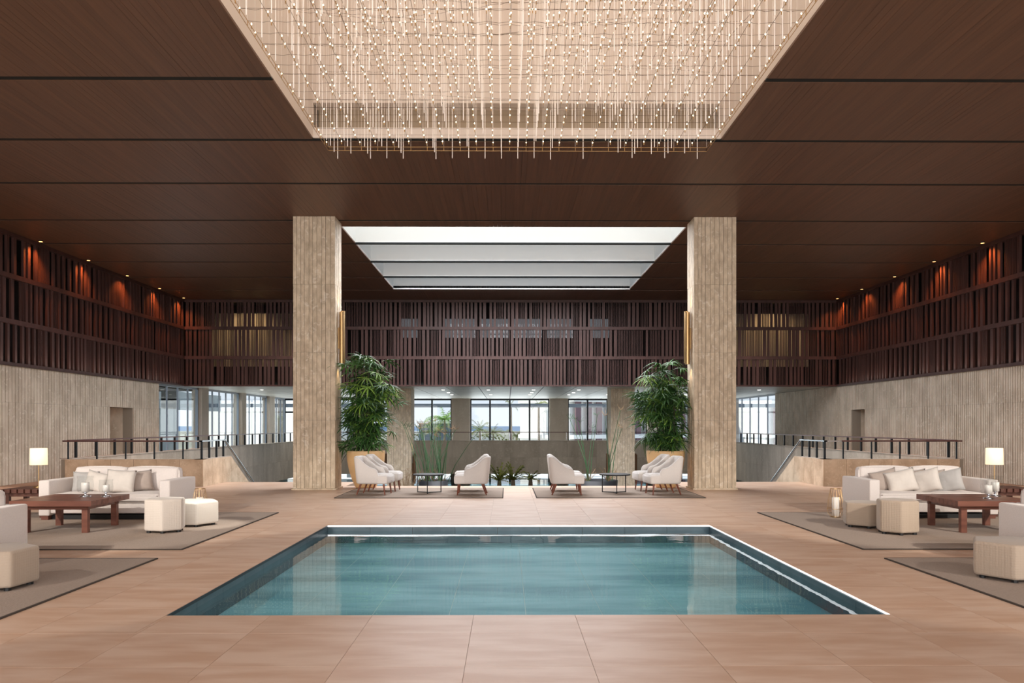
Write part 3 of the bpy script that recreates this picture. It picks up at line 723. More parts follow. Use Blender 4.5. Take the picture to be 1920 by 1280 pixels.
# ------------------------------------------------------------------ CHANDELIER
ch = thing('chandelier', 'vast rectangular chandelier of wires, tiny bulbs and hanging glass rods in the ceiling well', 'chandelier', (0, 9.15, 9.38))
def chandelier():
    r = random.Random(21); NX, NY = 24, 29; sx_, sy_ = 6.1/(NX-1), 7.5/(NY-1)
    Z0 = 5.98-9.38
    wires = MB(); bulbs = []; rods = []; susp = MB()
    def wave(x, y, k): return .10*math.sin(x*1.3+k*1.9)*math.cos(y*1.1+k)+.06*math.sin(y*2.3+x*.7+k*2)
    for k in range(6):
        P = {}
        ins = k*1
        for i in range(ins, NX-ins):
            for j in range(ins if k else 0, NY-(ins if k else 0)):
                x = -3.05+i*sx_; y = -3.75+j*sy_
                if k: x += .0; 
                z = Z0+(.0 if k == 0 else .15+.42*k+wave(x, y, k))
                if k == 0: z = Z0+.0
                P[i, j] = (x, y, z)
        for (i, j), p in P.items():
            if (i, j+1) in P:
                q = P[i, j+1]; mid = ((p[0]+q[0])/2, (p[1]+q[1])/2, (p[2]+q[2])/2+.03)
                wires.tube(p, q, .0028, 3, cap=False)
                if k < 5: bulbs.append(mid if (i+j) % 2 else p)
            if (i+1, j) in P and (k == 0 or (j+k) % 3 == 0):
                q = P[i+1, j]; a = ((p[0]+q[0])/2, p[1]+sy_/2, (p[2]+q[2])/2+.05)
                wires.tube(p, a, .0022, 3, cap=False); wires.tube(a, q, .0022, 3, cap=False)
                if j % 3 == 0: wires.tube(p, q, .0022, 3, cap=False)
    for i in range(NX):
        for j in range(NY):
            x = -3.05+(i+.5)*sx_; y = -3.75+(j+.3)*sy_
            if i < NX-1:
                ln = r.uniform(.5, 1.2); z1 = Z0-.17+r.uniform(0, .03) if (i+j) % 1 == 0 else 0
                if r.random() < .42: z1 += r.uniform(.5, 1.5)
                rods.append((x, y, z1, ln))
            susp.tube((x, y, Z0+.5), (x, y, 0), .0022, 3, cap=False)
            susp.tube((x-sx_/2, y-.3*sy_, Z0), (x-sx_/2, y-.3*sy_, 0), .002, 3, cap=False)
    # brass rim frame below the lowest layer
    rim = MB(); zz = Z0-.06
    for (a, b_) in (((-3.05, 3.75), (3.05, 3.75)), ((-3.05, -3.75), (-3.05, 3.75)), ((3.05, -3.75), (3.05, 3.75)), ((-3.05, -3.75), (3.05, -3.75))):
        rim.tube((*a, zz), (*b_, zz), .004, 4); rim.tube((*a, Z0), (*b_, Z0), .004, 4)
    for i in range(NX): rim.tube((-3.05+i*sx_, 3.75, Z0), (-3.05+i*sx_, 3.75, zz), .005, 4)
    for j in range(NY):
        for sg in (-1, 1): rim.tube((sg*3.05, -3.75+j*sy_, Z0), (sg*3.05, -3.75+j*sy_, zz), .005, 4)
    link('rim_frame', rim, 'brass', ch)
    link('wire_lattice', wires, 'brass_wire', ch, kind='stuff'); link('suspension_wire', susp, 'glass_rod', ch, kind='stuff')
    link('mounting_plate', MB().box(-3.2, -3.9, -.0, 3.2, 3.9, .02), 'well_paint', ch)
    # rods
    rods.sort(key=lambda q: (q[2] > Z0-.1, -q[1]))
    me = MB().tube((0, 0, 0), (0, 0, .8), .0065, 6).mesh('rod'); st = MB()
    for k, (x, y, z, ln) in enumerate(rods):
        if k < 290: link('glass_rod', me, 'glass_rod', ch, (x, y, z))
        else: st.tube((x, y, z), (x, y, z+ln), .005, 4, cap=False)
    link('glass_rods_above', st, 'glass_rod', ch, kind='stuff')
    def bulb(mb, x, y, z):
        rr = .0095; h = .032
        mb.add([(x, y, z-h*.5), (x+rr, y, z), (x, y+rr, z), (x-rr, y, z), (x, y-rr, z), (x, y, z+h*.5)], [(0,2,1),(0,3,2),(0,4,3),(0,1,4),(5,1,2),(5,2,3),(5,3,4),(5,4,1)])
    mbb = MB(); bulb(mbb, 0, 0, 0); mb1 = mbb.mesh('bulb'); sock = MB()
    bulbs.sort(key=lambda q: -q[1]+q[2]*.8); st = MB()
    for k, (x, y, z) in enumerate(bulbs):
        sock.box(x-.005, y-.005, z-.05, x+.005, y+.005, z-.016)
        if k < 290: link('bulb', mb1, 'bulb_glow', ch, (x, y, z))
        else: bulb(st, x, y, z)
    link('bulbs_above', st, 'bulb_glow', ch, kind='stuff'); link('bulb_socket', sock, 'brass', ch, kind='stuff')
chandelier()

# ------------------------------------------------------------------ RUGS
def rug(x0, y0, x1, y1, label):
    t = thing('rug', label, 'rug', ((x0+x1)/2, (y0+y1)/2, 0)); a, b_ = (x1-x0)/2, (y1-y0)/2
    link('pile', MB().box(-a+.02, -b_+.02, 0, a-.02, b_-.02, .012), 'rug', t)
    link('binding', MB().box(-a, -b_, 0, a, -b_+.02, .013).box(-a, b_-.02, 0, a, b_, .013).box(-a, -b_+.02, 0, -a+.02, b_-.02, .013).box(a-.02, -b_+.02, 0, a, b_-.02, .013), 'rug_binding', t)
rug(-8.9, 9.64, -4.08, 13.72, 'large taupe rug under the left sofa, coffee table and ottomans')
rug(-8.9, 4.5, -4.09, 9.0, 'taupe rug at the lower left edge under the nearest quilted ottoman')
rug(4.11, 9.6, 8.9, 13.68, 'large taupe rug under the right sofa, coffee table and ottomans')
rug(4.06, 4.5, 8.9, 8.96, 'taupe rug at the lower right edge under the nearest quilted ottoman')
rug(-3.73, 16.46, -.25, 19.0, 'brown-grey rug under the left group of armchairs between the columns')
rug(.43, 16.46, 3.93, 19.0, 'brown-grey rug under the right group of armchairs between the columns')
RZ = .013

# ------------------------------------------------------------------ SOFAS
def make_sofa(label, loc):
    t = thing('sofa', label, 'sofa', loc); w = 2.06; h = w/2; d = 1.05
    link('base', rbox(-h+.17, .03, .10, h-.17, d-.02, .255, .02), 'sofa_fabric', t)
    for s in (-1, 1): link('armrest', rbox(s*(h-.17), 0, .065, s*h, d, .62, .022) if s > 0 else rbox(-h, 0, .065, -h+.17, d, .62, .022), 'sofa_fabric', t)
    link('back_frame', rbox(-h+.16, d-.17, .10, h-.16, d, .62, .035), 'sofa_fabric', t)
    for s in (-1, 1):
        a, b_ = sorted((s*.005, s*(h-.175)))
        link('seat_cushion', rbox(a, .01, .26, b_, d-.30, .405, .04, puff=.015), 'sofa_fabric', t)
        o = link('back_cushion', rbox(a, -.11, 0, b_, .11, .40, .05, puff=.02), 'sofa_fabric', t, (0, d-.24, .39), (R(-6), 0, 0))
    link('plinth', MB().box(-h+.12, .12, 0, h-.12, d-.08, .07), 'black', t)
    for s in (-1, 1):
        for y in (.03, d-.15): link('foot', MB().box(s*(h-.03)-.0, y, 0, s*(h-.14), y+.12, .07), 'table_wood', t)
    return t
sofa = make_sofa('white two-seat sofa with cream cushions on the left rug behind the coffee table', (-6.50, 12.6, RZ))
dup(sofa, (6.62, 12.68, RZ), 0, 'white two-seat sofa with a row of slanting cream cushions on the right rug')
dup(sofa, (-6.51, 7.85, RZ), 0, 'white sofa cut off by the left picture edge, showing only armrest and cushion')
dup(sofa, (6.40, 7.95, RZ), 0, 'white sofa cut off by the right picture edge, showing only armrest and cushion')

def pillow_mesh(w=.45, th=.07, hr=.80):
    n = 12; top = []; bot = []
    for i in range(n+1):
        a = -1+2*i/n; r1 = []; r2 = []
        for j in range(n+1):
            b_ = -1+2*j/n
            x = a*w/2*(1-.07*(1-b_*b_)); z = b_*w*hr/2*(1-.07*(1-a*a))
            y = th*((1-a**4)*(1-b_**4))**.55*(1+.05*math.sin(7*a+3*b_))
            r1.append((x, y, z)); r2.append((x, -y, z))
        top.append(r1); bot.append(r2[::-1])
    mb = MB().grid(top); mb.grid(bot); me = mb.mesh('pillow', True)
    bm = bmesh.new(); bm.from_mesh(me); bmesh.ops.remove_doubles(bm, verts=bm.verts, dist=.0008); bmesh.ops.recalc_face_normals(bm, faces=bm.faces); bm.to_mesh(me); bm.free(); return me
def pillow(m_, loc, rot, label, w=.45, grp=None):
    me = pillow_mesh(w)
    o = link('pillow', me, m_, None, loc, rot); o['label'] = label; o['category'] = 'cushion'
    if grp: o['group'] = grp
zs_ = .42+.165
# left sofa, seat front y=12.6..; back cushion face ~ y 13.25
pillow('pillow_grey', (-7.06, 13.12, zs_-.01), (R(-12), 0, R(3)), 'grey scatter cushion leaning at the left end of the left sofa', .43)
pillow('pillow_cream', (-6.83, 13.02, zs_+.0), (R(-14), R(12), R(-12)), 'small crumpled white scatter cushion behind the glass candle holders on the left sofa', .41)
pillow('pillow_taupe', (-6.20, 13.13, zs_+.0), (R(-8), R(-6), R(22)), 'taupe scatter cushion tucked behind the big cream one on the left sofa', .43)
pillow('pillow_cream', (-6.40, 12.93, zs_+.015), (R(-15), R(3), R(3)), 'large cream scatter cushion in front at the middle of the left sofa', .47)
# right sofa
pillow('pillow_taupe', (6.08, 13.22, zs_), (R(-8), R(-14), R(-8)), 'taupe scatter cushion, leftmost in the row on the right sofa, half hidden', .44)
pillow('pillow_cream', (6.28, 13.05, zs_), (R(-14), R(-14), R(-16)), 'broad cream scatter cushion, second from the left in the row on the right sofa', .47)
pillow('pillow_taupe', (6.55, 13.2, zs_), (R(-10), R(-10), R(-20)), 'taupe scatter cushion between two paler cushions at the middle of the right sofa', .43)
pillow('pillow_cream', (6.66, 13.02, zs_+.005), (R(-8), R(-16), R(-48)), 'pale slanting scatter cushion seen edge on in the middle of the right sofa', .47)
pillow('pillow_taupe', (6.86, 13.19, zs_), (R(-10), R(-8), R(-30)), 'taupe scatter cushion behind the grey rightmost cushion on the right sofa', .42)
pillow('pillow_grey', (7.03, 13.02, zs_+.005), (R(-8), R(-14), R(-44)), 'grey-beige scatter cushion, rightmost in the row on the right sofa', .46)

# ------------------------------------------------------------------ COFFEE AND SIDE TABLES
def make_table():
    t = thing('coffee_table', 'square red-brown wooden coffee table with slotted rim, left lounge', 'table', (-6.43, 11.55, RZ))
    a = .56; zt = .45
    # planks of the top: slim boards at the middle, wide at the rims
    y = -a; k = 0; ws = [.235, .04, .04, .04, .04, .04, .04]; tot = sum(ws)
    lay = [.28]+[.033]*6+[.16]+[.033]*6+[.28]
    sc = (2*a)/sum(lay)
    x = -a
    for w_ in lay:
        w_ *= sc; link('top_board', MB().box(-a, x+.003, zt-.075, a, x+w_-.003, zt), 'table_wood', t); x += w_
    for s in (-1, 1): link('apron', MB().box(-a+.10, s*.42-.02, zt-.13, a-.10, s*.42+.02, zt-.076), 'table_wood', t)
    for s in (-1, 1): link('stretcher', MB().box(s*.42-.02, -.40, zt-.13, s*.42+.02, .40, zt-.076), 'table_wood', t)
    for sx2 in (-1, 1):
        for sy2 in (-1, 1): link('leg', MB().box(sx2*.41-.04, sy2*.41-.035, 0, sx2*.41+.04, sy2*.41+.035, zt-.076), 'table_wood', t)
    return t
tb = make_table()
dup(tb, (6.56, 11.47, RZ), 0, 'square red-brown wooden coffee table with slotted rim, right lounge')
dup(tb, (-6.43, 6.8, RZ), 0, 'square red-brown wooden coffee table of the nearest left lounge, outside the frame') if 0 else None
def make_side():
    t = thing('side_table', 'dark slatted wooden side table at the left end of the left sofa', 'table', (-7.94, 13.2, RZ)); a = .35; zt = .46
    x = -a; i = 0
    while x < a-.02:
        w_ = .055; link('top_slat', MB().box(x, -a+(.03 if i % 2 else 0), zt-.06, x+w_-.008, a-(.03 if i % 2 else 0), zt), 'dark_wood', t); x += w_; i += 1
    for s in (-1, 1):
        link('apron', MB().box(-a+.03, s*.25-.02, zt-.12, a-.03, s*.25+.02, zt-.061), 'dark_wood', t)
        for s2 in (-1, 1): link('leg', MB().box(s*.28-.035, s2*.25-.03, 0, s*.28+.035, s2*.25+.03, zt-.061), 'dark_wood', t)
    return t
sd = make_side(); dup(sd, (8.06, 13.25, RZ), 0, 'dark slatted wooden side table at the right end of the right sofa')

# lamps
def make_lamp():
    t = thing('table_lamp', 'lit cylindrical shade lamp on a thin brass stem, left lounge', 'lamp', (-7.90, 13.25, .473))
    link('base', MB().lathe([(0, 0), (.08, 0), (.08, .015), (.02, .03), (0, .03)], 20).mesh('b', True), 'brass', t)
    link('stem', MB().tube((0, 0, .02), (0, 0, .45), .008, 8), 'brass', t)
    link('shade', MB().lathe([(.13, .375), (.133, .375), (.128, .65), (.125, .65)], 28).mesh('s', True), 'shade_fabric', t)
    link('bulb', MB().lathe([(0, .44), (.03, .47), (.03, .53), (0, .56)], 12).mesh('bb', True), 'bulb_glow', t)
    return t
lp = make_lamp(); dup(lp, (7.93, 13.25, .473), 0, 'lit cylindrical shade lamp on a thin brass stem, right lounge')
for x in (-7.90, 7.93):
    l = bpy.data.lights.new('lamp_glow', 'POINT'); l.energy = 9; l.color = (1, .72, .4); l.shadow_soft_size = .05
    o = bpy.data.objects.new('lamp_glow', l); C.objects.link(o); o.location = (x, 13.25, 1.06)

# hurricane candle holders
def make_hurricane(loc, h, r, label):
    t = thing('candle_holder', label, 'candle holder', loc)
    link('foot', MB().lathe([(0, 0), (r*.75, 0), (r*.7, .008), (.012, .02), (.02, .035), (.010, .05), (r*.4, .062), (0, .066)], 20).mesh('f', True), 'steel', t)
    g = [(r*.3, .062), (r*.85, .07), (r, .10), (r, h*.6), (r*.92, h*.85), (r, h)]
    link('glass', MB().lathe([(0.001, .064)]+g, 24).mesh('g', True) if 0 else gl_open(g), 'thin_glass', t)
    c = link('candle', MB().lathe([(0, .072), (r*.5, .072), (r*.5, h*.68), (r*.42, h*.69), (0, h*.67)], 18).mesh('c', True), 'candle_wax', t)
    link('wick', MB().tube((0, 0, h*.66), (0, 0, h*.70), .002, 5), 'black', c)
def gl_open(g, n=24):
    rows = [[(r*math.cos(2*PI*i/n), r*math.sin(2*PI*i/n), z) for i in range(n)] for r, z in g]
    return MB().grid(rows, closed_v=True).mesh('glass', True)
ZTB = RZ+.45
make_hurricane((-6.31, 11.68, ZTB), .30, .11, 'taller clear glass hurricane with a thick white candle on the left coffee table')
make_hurricane((-6.01, 11.68, ZTB), .25, .095, 'shorter clear glass hurricane with a white candle, right one on the left coffee table')
make_hurricane((6.64, 11.28, ZTB), .28, .10, 'clear glass hurricane with a white candle, front one on the right coffee table')
make_hurricane((6.98, 11.68, ZTB), .30, .11, 'clear glass hurricane with a taller white candle, rear one on the right coffee table')

# wire lanterns
def make_lantern(loc, label):
    t = thing('floor_lantern', label, 'lantern', loc)
    prof = [(.075, .01), (.125, .08), (.13, .14), (.115, .28), (.085, .42), (.08, .46)]
    for i in range(14):
        mb = MB(); a = 2*PI*i/14
        for (r1, z1), (r2, z2) in zip(prof[:-1], prof[1:]): mb.tube((r1*math.cos(a), r1*math.sin(a), z1), (r2*math.cos(a), r2*math.sin(a), z2), .0018, 4)
        link('wire', mb, 'brass', t)
    def hoop(r, z):
        mb = MB()
        for i in range(20): mb.tube((r*math.cos(2*PI*i/20), r*math.sin(2*PI*i/20), z), (r*math.cos(2*PI*(i+1)/20), r*math.sin(2*PI*(i+1)/20), z), .004, 4)
        return mb
    link('hoop', hoop(.075, .008), 'brass', t); link('hoop', hoop(.08, .46), 'brass', t); link('hoop', hoop(.13, .14), 'brass', t)
    link('tray', MB().lathe([(0, .004), (.075, .004), (.075, .012), (0, .012)], 20), 'brass', t)
    link('candle', MB().lathe([(0, .012), (.055, .012), (.055, .32), (.05, .325), (0, .315)], 20).mesh('c', True), 'candle_wax', t)
    hd = MB()
    for i in range(10):
        a0, a1 = PI*i/10, PI*(i+1)/10
        hd.tube((.08*math.cos(a0), 0.0, .46-.20*math.sin(a0)), (.08*math.cos(a1), 0, .46-.20*math.sin(a1)), .0025, 4)
    link('handle', hd, 'bronze', t)
make_lantern((-5.15, 13.0, RZ), 'brass wire lantern with a white pillar candle behind the brightly lit ottoman')
make_lantern((5.15, 12.93, RZ), 'brass wire lantern with a white pillar candle beside the right sofa')

# ------------------------------------------------------------------ OTTOMANS
def make_ottoman(s_, h, m_, label, loc, va):
    t = thing('ottoman', label, 'ottoman', loc)
    bm = bmesh.new()
    vs = [bm.verts.new((s_*math.cos(R(va)+PI*i/3), s_*math.sin(R(va)+PI*i/3), .03)) for i in range(6)]
    f = bm.faces.new(vs); e = bmesh.ops.extrude_face_region(bm, geom=[f])
    for v in e['geom']:
        if isinstance(v, bmesh.types.BMVert): v.co.z = h
    bmesh.ops.recalc_face_normals(bm, faces=bm.faces)
    bmesh.ops.bevel(bm, geom=bm.edges[:], offset=.03, segments=4, profile=.5, affect='EDGES')
    me = bpy.data.meshes.new('o'); bm.to_mesh(me); bm.free(); me.polygons.foreach_set('use_smooth', [True]*len(me.polygons))
    link('cushion', me, m_, t)
    for i in range(6):
        a = R(va)+PI*i/3; link('foot', MB().tube((.78*s_*math.cos(a), .78*s_*math.sin(a), 0), (.78*s_*math.cos(a), .78*s_*math.sin(a), .032), .03, 8), 'black', t)
make_ottoman(.39, .36, 'ottoman_white', 'low hexagonal ottoman glowing white under a spotlight, left rug', (-4.89, 12.03, RZ), 0)
make_ottoman(.285, .465, 'ottoman_light', 'tall narrow hexagonal quilted ottoman beside the brightly lit one, left rug', (-4.97, 11.25, RZ), -76)
make_ottoman(.335, .36, 'ottoman_fabric', 'low wide hexagonal quilted ottoman beside the lantern and right sofa', (5.11, 11.76, RZ), -105)
make_ottoman(.285, .465, 'ottoman_fabric', 'tall narrow hexagonal quilted ottoman in front of the right coffee table', (5.21, 11.0, RZ), -104)
make_ottoman(.375, .36, 'ottoman_fabric', 'low quilted ottoman cut by the left picture edge in the foreground', (-4.913, 7.407, RZ), -36)
make_ottoman(.39, .36, 'ottoman_fabric', 'low quilted ottoman cut by the right picture edge in the foreground', (4.78, 7.80, RZ), 0)

# ------------------------------------------------------------------ ARMCHAIRS
def make_chair(label, loc, rz):
    t = thing('armchair', label, 'armchair', loc, rz)
    # facing +X; U-shaped shell
    path = []; hw = .33
    N = 36
    for i in range(N+1):
        u = i/N
        if u < .3: path.append((.17-(.17+.16)*u/.3, -hw, 0, -1))
        elif u > .7: path.append((-.16+(.33)*(u-.7)/.3, hw, 0, 1))
        else:
            a = -PI/2-(u-.3)/.4*PI
            x = -.16+.20*math.cos(a)*1.0; y = hw*math.sin(a)
            # squarer rear
            cx_, sy2 = math.cos(a), math.sin(a)
            x = -.16-.20*abs(cx_)**.6; y = hw*math.copysign(abs(sy2)**.6, sy2)
            path.append((x, y, cx_, sy2))
    def hh(x, y):
        if x > .05:
            q = (x-.05)/.12; return .40+.175*math.sqrt(max(0, 1-q*q))
        q = min(1, max(0, (.06-x)/.36)); q = q*q*(3-2*q)
        return .575+.245*q
    rows = []
    for (x, y, nx_, ny_) in path:
        l = math.hypot(nx_, ny_) or 1; nx_ /= l; ny_ /= l; th = .075
        hz = hh(x, y); sec = []
        def pt(off, z):
            lean = -.10*max(0, (z-.3))*(1 if x < -.1 else max(0, (.1-x)/.2))
            pin = .05*max(0, .35-z)   # body tucks in at the bottom
            return (x-nx_*off+lean*1.0+(pin if x < -.2 else 0), y-ny_*(off+pin), z)
        sec = [pt(.03, .235), pt(.0, .27), pt(0, .27+(hz-.30)*.5), pt(0, hz-.03), pt(.012, hz-.008), pt(th/2, hz+.004), pt(th-.012, hz-.008), pt(th, hz-.03), pt(th, .27+(hz-.3)*.5), pt(th, .24)]
        rows.append(sec)
    mb = MB().grid(rows, closed_v=True); k = len(rows[0]); n_ = len(rows)
    mb.f.append(tuple(range(k))); mb.f.append(tuple((n_-1)*k+i for i in range(k-1, -1, -1)))
    me = mb.mesh('shell', True)
    link('shell', me, 'chair_fabric', t)
    link('seat', rbox(-.26, -.26, .235, .36, .26, .44, .045, puff=.015), 'chair_fabric', t)
    link('seat_front', rbox(.12, -.33, .235, .37, .33, .42, .04), 'chair_fabric', t)
    for (x, y, dx, dy) in ((.27, -.26, .03, -.01), (.27, .26, .03, .01), (-.22, -.24, -.10, -.02), (-.22, .24, -.10, .02)):
        link('leg', MB().tube((x, y, .26), (x+dx, y+dy, 0), .024, 8, .014), 'leg_wood', t)
    return t
RC = .013
ac = make_chair('light grey armchair on wooden legs, front left one before the big left clay pot', (-3.04, 17.33, RC), R(-6))
G = 'light grey armchairs facing the low black tables'
dup(ac, (-2.97, 18.28, RC), R(-3), 'light grey armchair standing behind the front left one, beside the left clay pot')
dup(ac, (-.93, 17.30, RC), R(180), 'light grey armchair facing left at the right end of the left armchair rug')
dup(ac, (-.99, 18.28, RC), R(182), 'light grey armchair almost hidden behind the left-facing one on the left rug')
dup(ac, (1.12, 17.30, RC), R(-3), 'light grey armchair facing right at the left end of the right armchair rug')
dup(ac, (1.15, 18.28, RC), R(0), 'light grey armchair almost hidden behind the right-facing one on the right rug')
dup(ac, (3.20, 17.30, RC), R(186), 'light grey armchair in front at the right end of the right armchair rug')
dup(ac, (3.12, 18.28, RC), R(184), 'light grey armchair behind the front right one, beside the right clay pot')

def make_low_table(label, loc, rz, top):
    t = thing('low_table', label, 'table', loc, rz); r = .335; z = .40
    link('top', MB().lathe([(0, z), (r, z), (r, z+.012), (0, z+.012)], 32), top, t)
    link('rim', MB().lathe([(r, z-.012), (r+.008, z-.012), (r+.008, z+.014), (r, z+.014)], 32), 'black', t)
    for i in range(3):
        a = R(90)+2*PI*i/3; c, s = math.cos(a), math.sin(a)
        link('leg', MB().tube((.30*c, .30*s, 0), (.30*c, .30*s, z), .011, 6), 'black', t)
        link('foot_bar', MB().tube((0, 0, .011), (.30*c, .30*s, .011), .010, 6), 'black', t)
make_low_table('round glass-topped low table with thin black frame on the left armchair rug', (-1.90, 17.65, RC), R(180), 'clear_glass')
make_low_table('round dark-topped low table with thin black frame on the right armchair rug', (2.21, 17.65, RC), R(180), 'slate')

# ------------------------------------------------------------------ PALMS IN CLAY POTS
def frond_mesh(seed, nl=9, ln=.36):
    r = random.Random(seed); mb = MB()
    for i in range(nl):
        a = R(-125)+R(250)*i/(nl-1)+r.uniform(-.1, .1); L_ = ln*r.uniform(.75, 1.1)*(1-.2*abs(i-(nl-1)/2)/(nl/2)); wd = .014+r.uniform(0, .008)
        dr = r.uniform(.25, .85); d = Vector((math.cos(a), math.sin(a), 0)); sd_ = Vector((-d.y, d.x, 0)); rows = []
        for k in range(5):
            q = k/4; p = d*L_*q*(1-.12*dr*q); z = -dr*L_*q**2.2+.12*q*L_; w_ = wd*(0.35, 1, 1, .7, .05)[k]
            rows.append([tuple(p+sd_*w_+Vector((0, 0, z-.005))), tuple(p+Vector((0, 0, z+.003))), tuple(p-sd_*w_+Vector((0, 0, z-.005)))])
        mb.grid(rows)
    return mb.mesh('frond')
FR = [frond_mesh(i, 8+i % 4, (.34, .40, .46)[i % 3]) for i in range(6)]
for f in FR[:5]: f.materials.append(MATS['frond_green'])
FR[5].materials.append(MATS['frond_light'])
def pot(x, y, label, plabel, seed, top, shift, narrow):
    t = thing('clay_pot', label, 'pot', (x, y, 0))
    prof = [(0, 0), (.22, 0), (.26, .04), (.33, .2), (.40, .42), (.445, .65), (.46, .86), (.455, .89), (.425, .89), (.42, .82), (0, .80)]
    link('vessel', MB().lathe(prof[:10], 40).mesh('v', True), 'pot_clay', t)
    link('soil', MB().lathe([(0, .80), (.42, .80), (.42, .83), (0, .835)], 30), 'soil', t)
    p = thing('potted_palm', plabel, 'plant', (x, y, .835)); r = random.Random(seed); hgt = top-.835
    canes = []
    for i in range(14):
        a = r.uniform(0, 2*PI); q = r.uniform(.03, .26); h = hgt*r.uniform(.45, .92)
        lean = Vector((math.cos(a)*r.uniform(.0, .28)+shift, math.sin(a)*r.uniform(0, .25), h)); b_ = Vector((math.cos(a)*q, math.sin(a)*q, 0))
        mb = MB(); pts = [b_+Vector((lean.x*u*u, lean.y*u*u, h*u)) for u in (0, .33, .66, 1)]
        for u, v in zip(pts[:-1], pts[1:]): mb.tube(u, v, .011, 5)
        link('cane', mb, 'cane', p); canes.append(pts)
    for k in range(215):
        pts = r.choice(canes); u = (r.uniform(.0, 1)**.8*3) if narrow > .9 else ((r.uniform(.52, 1)*3) if r.random() < .72 else r.uniform(.02, .26)*3); i = min(2, int(u)); base = pts[i].lerp(pts[i+1], u-i)
        a = r.uniform(0, 2*PI); zz = base.z/hgt
        if zz < .34 and r.random() < .5: zz = zz
        spread = r.uniform(.12, .42)*(1 if zz > .45 else narrow)
        pos = base+Vector((math.cos(a)*spread, math.sin(a)*spread*.9, r.uniform(.0, .26)))
        if abs(pos.x) > .84: pos.x *= .8
        if pos.x*(-1 if x < 0 else 1) > .50: pos.x *= .75
        o = link('frond', FR[5] if (r.random() < .16) else r.choice(FR[:5]), None, p, pos, (r.uniform(-.5, .5), r.uniform(-.75, .65), a))
        s_ = r.uniform(.8, 1.2); o.scale = (s_, s_, s_)
    st = MB()
    return p
pot(-3.57, 19.28, 'big tan clay pot beside the left column holding a tall palm', 'tall bushy lady palm in the left clay pot beside the column', 5, 3.42, .12, .95)
pot(3.66, 19.30, 'big tan clay pot beside the right column holding a tall palm', 'tall lady palm with drooping leaves in the right clay pot beside the column', 9, 3.22, -.10, .8)

# reeds in dark planters standing in the court
def planter(x, y, w, label, rlabel, seed, nst, hgt, zb=-1.62, clumps=((0, 0),), zt=None):
    t = thing('dark_planter', label, 'planter', (x, y, zb)); hz = (zt or -.85)-zb
    link('trough', MB().lathe([(w*.42, 0), (w*.5, hz), (w*.46, hz), (w*.44, hz-.06), (0, hz-.06)], 28).mesh('tr', True), 'slate', t)
    p = thing('reeds', rlabel, 'plant', (x, y, zb+hz-.06)); r = random.Random(seed)
    for i in range(nst):
        cx_, cw = clumps[i % len(clumps)]
        b_ = Vector((cx_+r.gauss(0, .09), r.gauss(0, .12), 0)); sp2 = Vector((cw+r.gauss(0, .38), r.gauss(0, .3), hgt*r.uniform(.75, 1.05)))
        mb = MB(); q = b_; 
        for k in range(1, 4):
            u = k/3; nq = b_+Vector((sp2.x*u**1.3, sp2.y*u, sp2.z*u)); mb.tube(q, nq, .023-.004*k, 4); q = nq
        link('stem', mb, 'reed_green', p)
        tf = MB()
        for k in range(9):
            a = r.uniform(0, 2*PI); tf.tube(q, q+Vector((math.cos(a)*.14, math.sin(a)*.14, r.uniform(.02, .2))), .004, 3)
        link('tuft', tf, 'dry_grass' if i % 2 else 'reed_green', p)
    dg = MB()
    for k in range(60):
        a = r.uniform(0, 2*PI); cx_ = r.choice(clumps)[0]; dg.tube((cx_, 0, 0), (cx_+math.cos(a)*.3, math.sin(a)*.3, r.uniform(.2, .5)), .005, 3)
    link('dry_blades', dg, 'dry_grass', p, kind='stuff')
# on the court water, seen over the floor edge
planter(-2.75, 28.0, 1.05, 'round dark planter behind the left low table, standing in the court water', 'tall dense green reeds rising from the planter behind the left low table', 3, 26, 2.05, clumps=((-.25, -.3), (.05, .05), (.3, .3)), zt=-.42)
planter(2.9, 27.0, 1.35, 'wide dark planter behind the right low table, standing in the court water', 'sparse thin reeds rising from the planter behind the right low table', 8, 9, 2.35, clumps=((-.35, -.2), (.35, .1)), zt=-.35)
def bush(x, y, z, label, seed, n_=26, ln=.9, m_='foliage', name='cycad', lw=.13):
    p = thing(name, label, 'plant', (x, y, z)); r = random.Random(seed)
    link('trunk', MB().tube((0, 0, 0), (0, 0, .35), .12, 8, .09), 'trunk', p)
    for i in range(n_):
        a = r.uniform(0, 2*PI); el = r.uniform(.2, 1.3); mb = MB(); L_ = ln*r.uniform(.7, 1.1)
        prev = Vector((0, 0, .33)); d = Vector((math.cos(a)*math.cos(el), math.sin(a)*math.cos(el), math.sin(el)))
        for k in range(1, 6):
            nq = prev+d*L_/5; mb.tube(prev, nq, .006, 3, cap=False)
            sd_ = d.cross(Vector((0, 0, 1))).normalized()
            for sg in (-1, 1):
                tip = nq+sd_*sg*lw*(1-k/9)+d*.05-Vector((0, 0, .05)); mb.add([prev, nq, tip], [(0, 1, 2)])
            prev = nq; d = (d-Vector((0, 0, .16))).normalized()
        link('frond', mb, m_, p)
    return p
bush(-.55, 40.2, -1.62, 'dark spiky cycad on the court water left of the centre, below the rear parapet', 1, 30, .95)
bush(.15, 40.6, -1.62, 'dark spiky cycad at the centre of the court, below the rear parapet', 2, 30, .95)
bush(1.05, 41.2, -1.62, 'small spiky cycad between the two facing armchairs, below the rear parapet', 4, 20, .6)
dg_ = thing('dry_grass', 'dry feathery grass beside the far left stone column', 'plant', (-3.55, 26.5, -1.62)); r = random.Random(6)
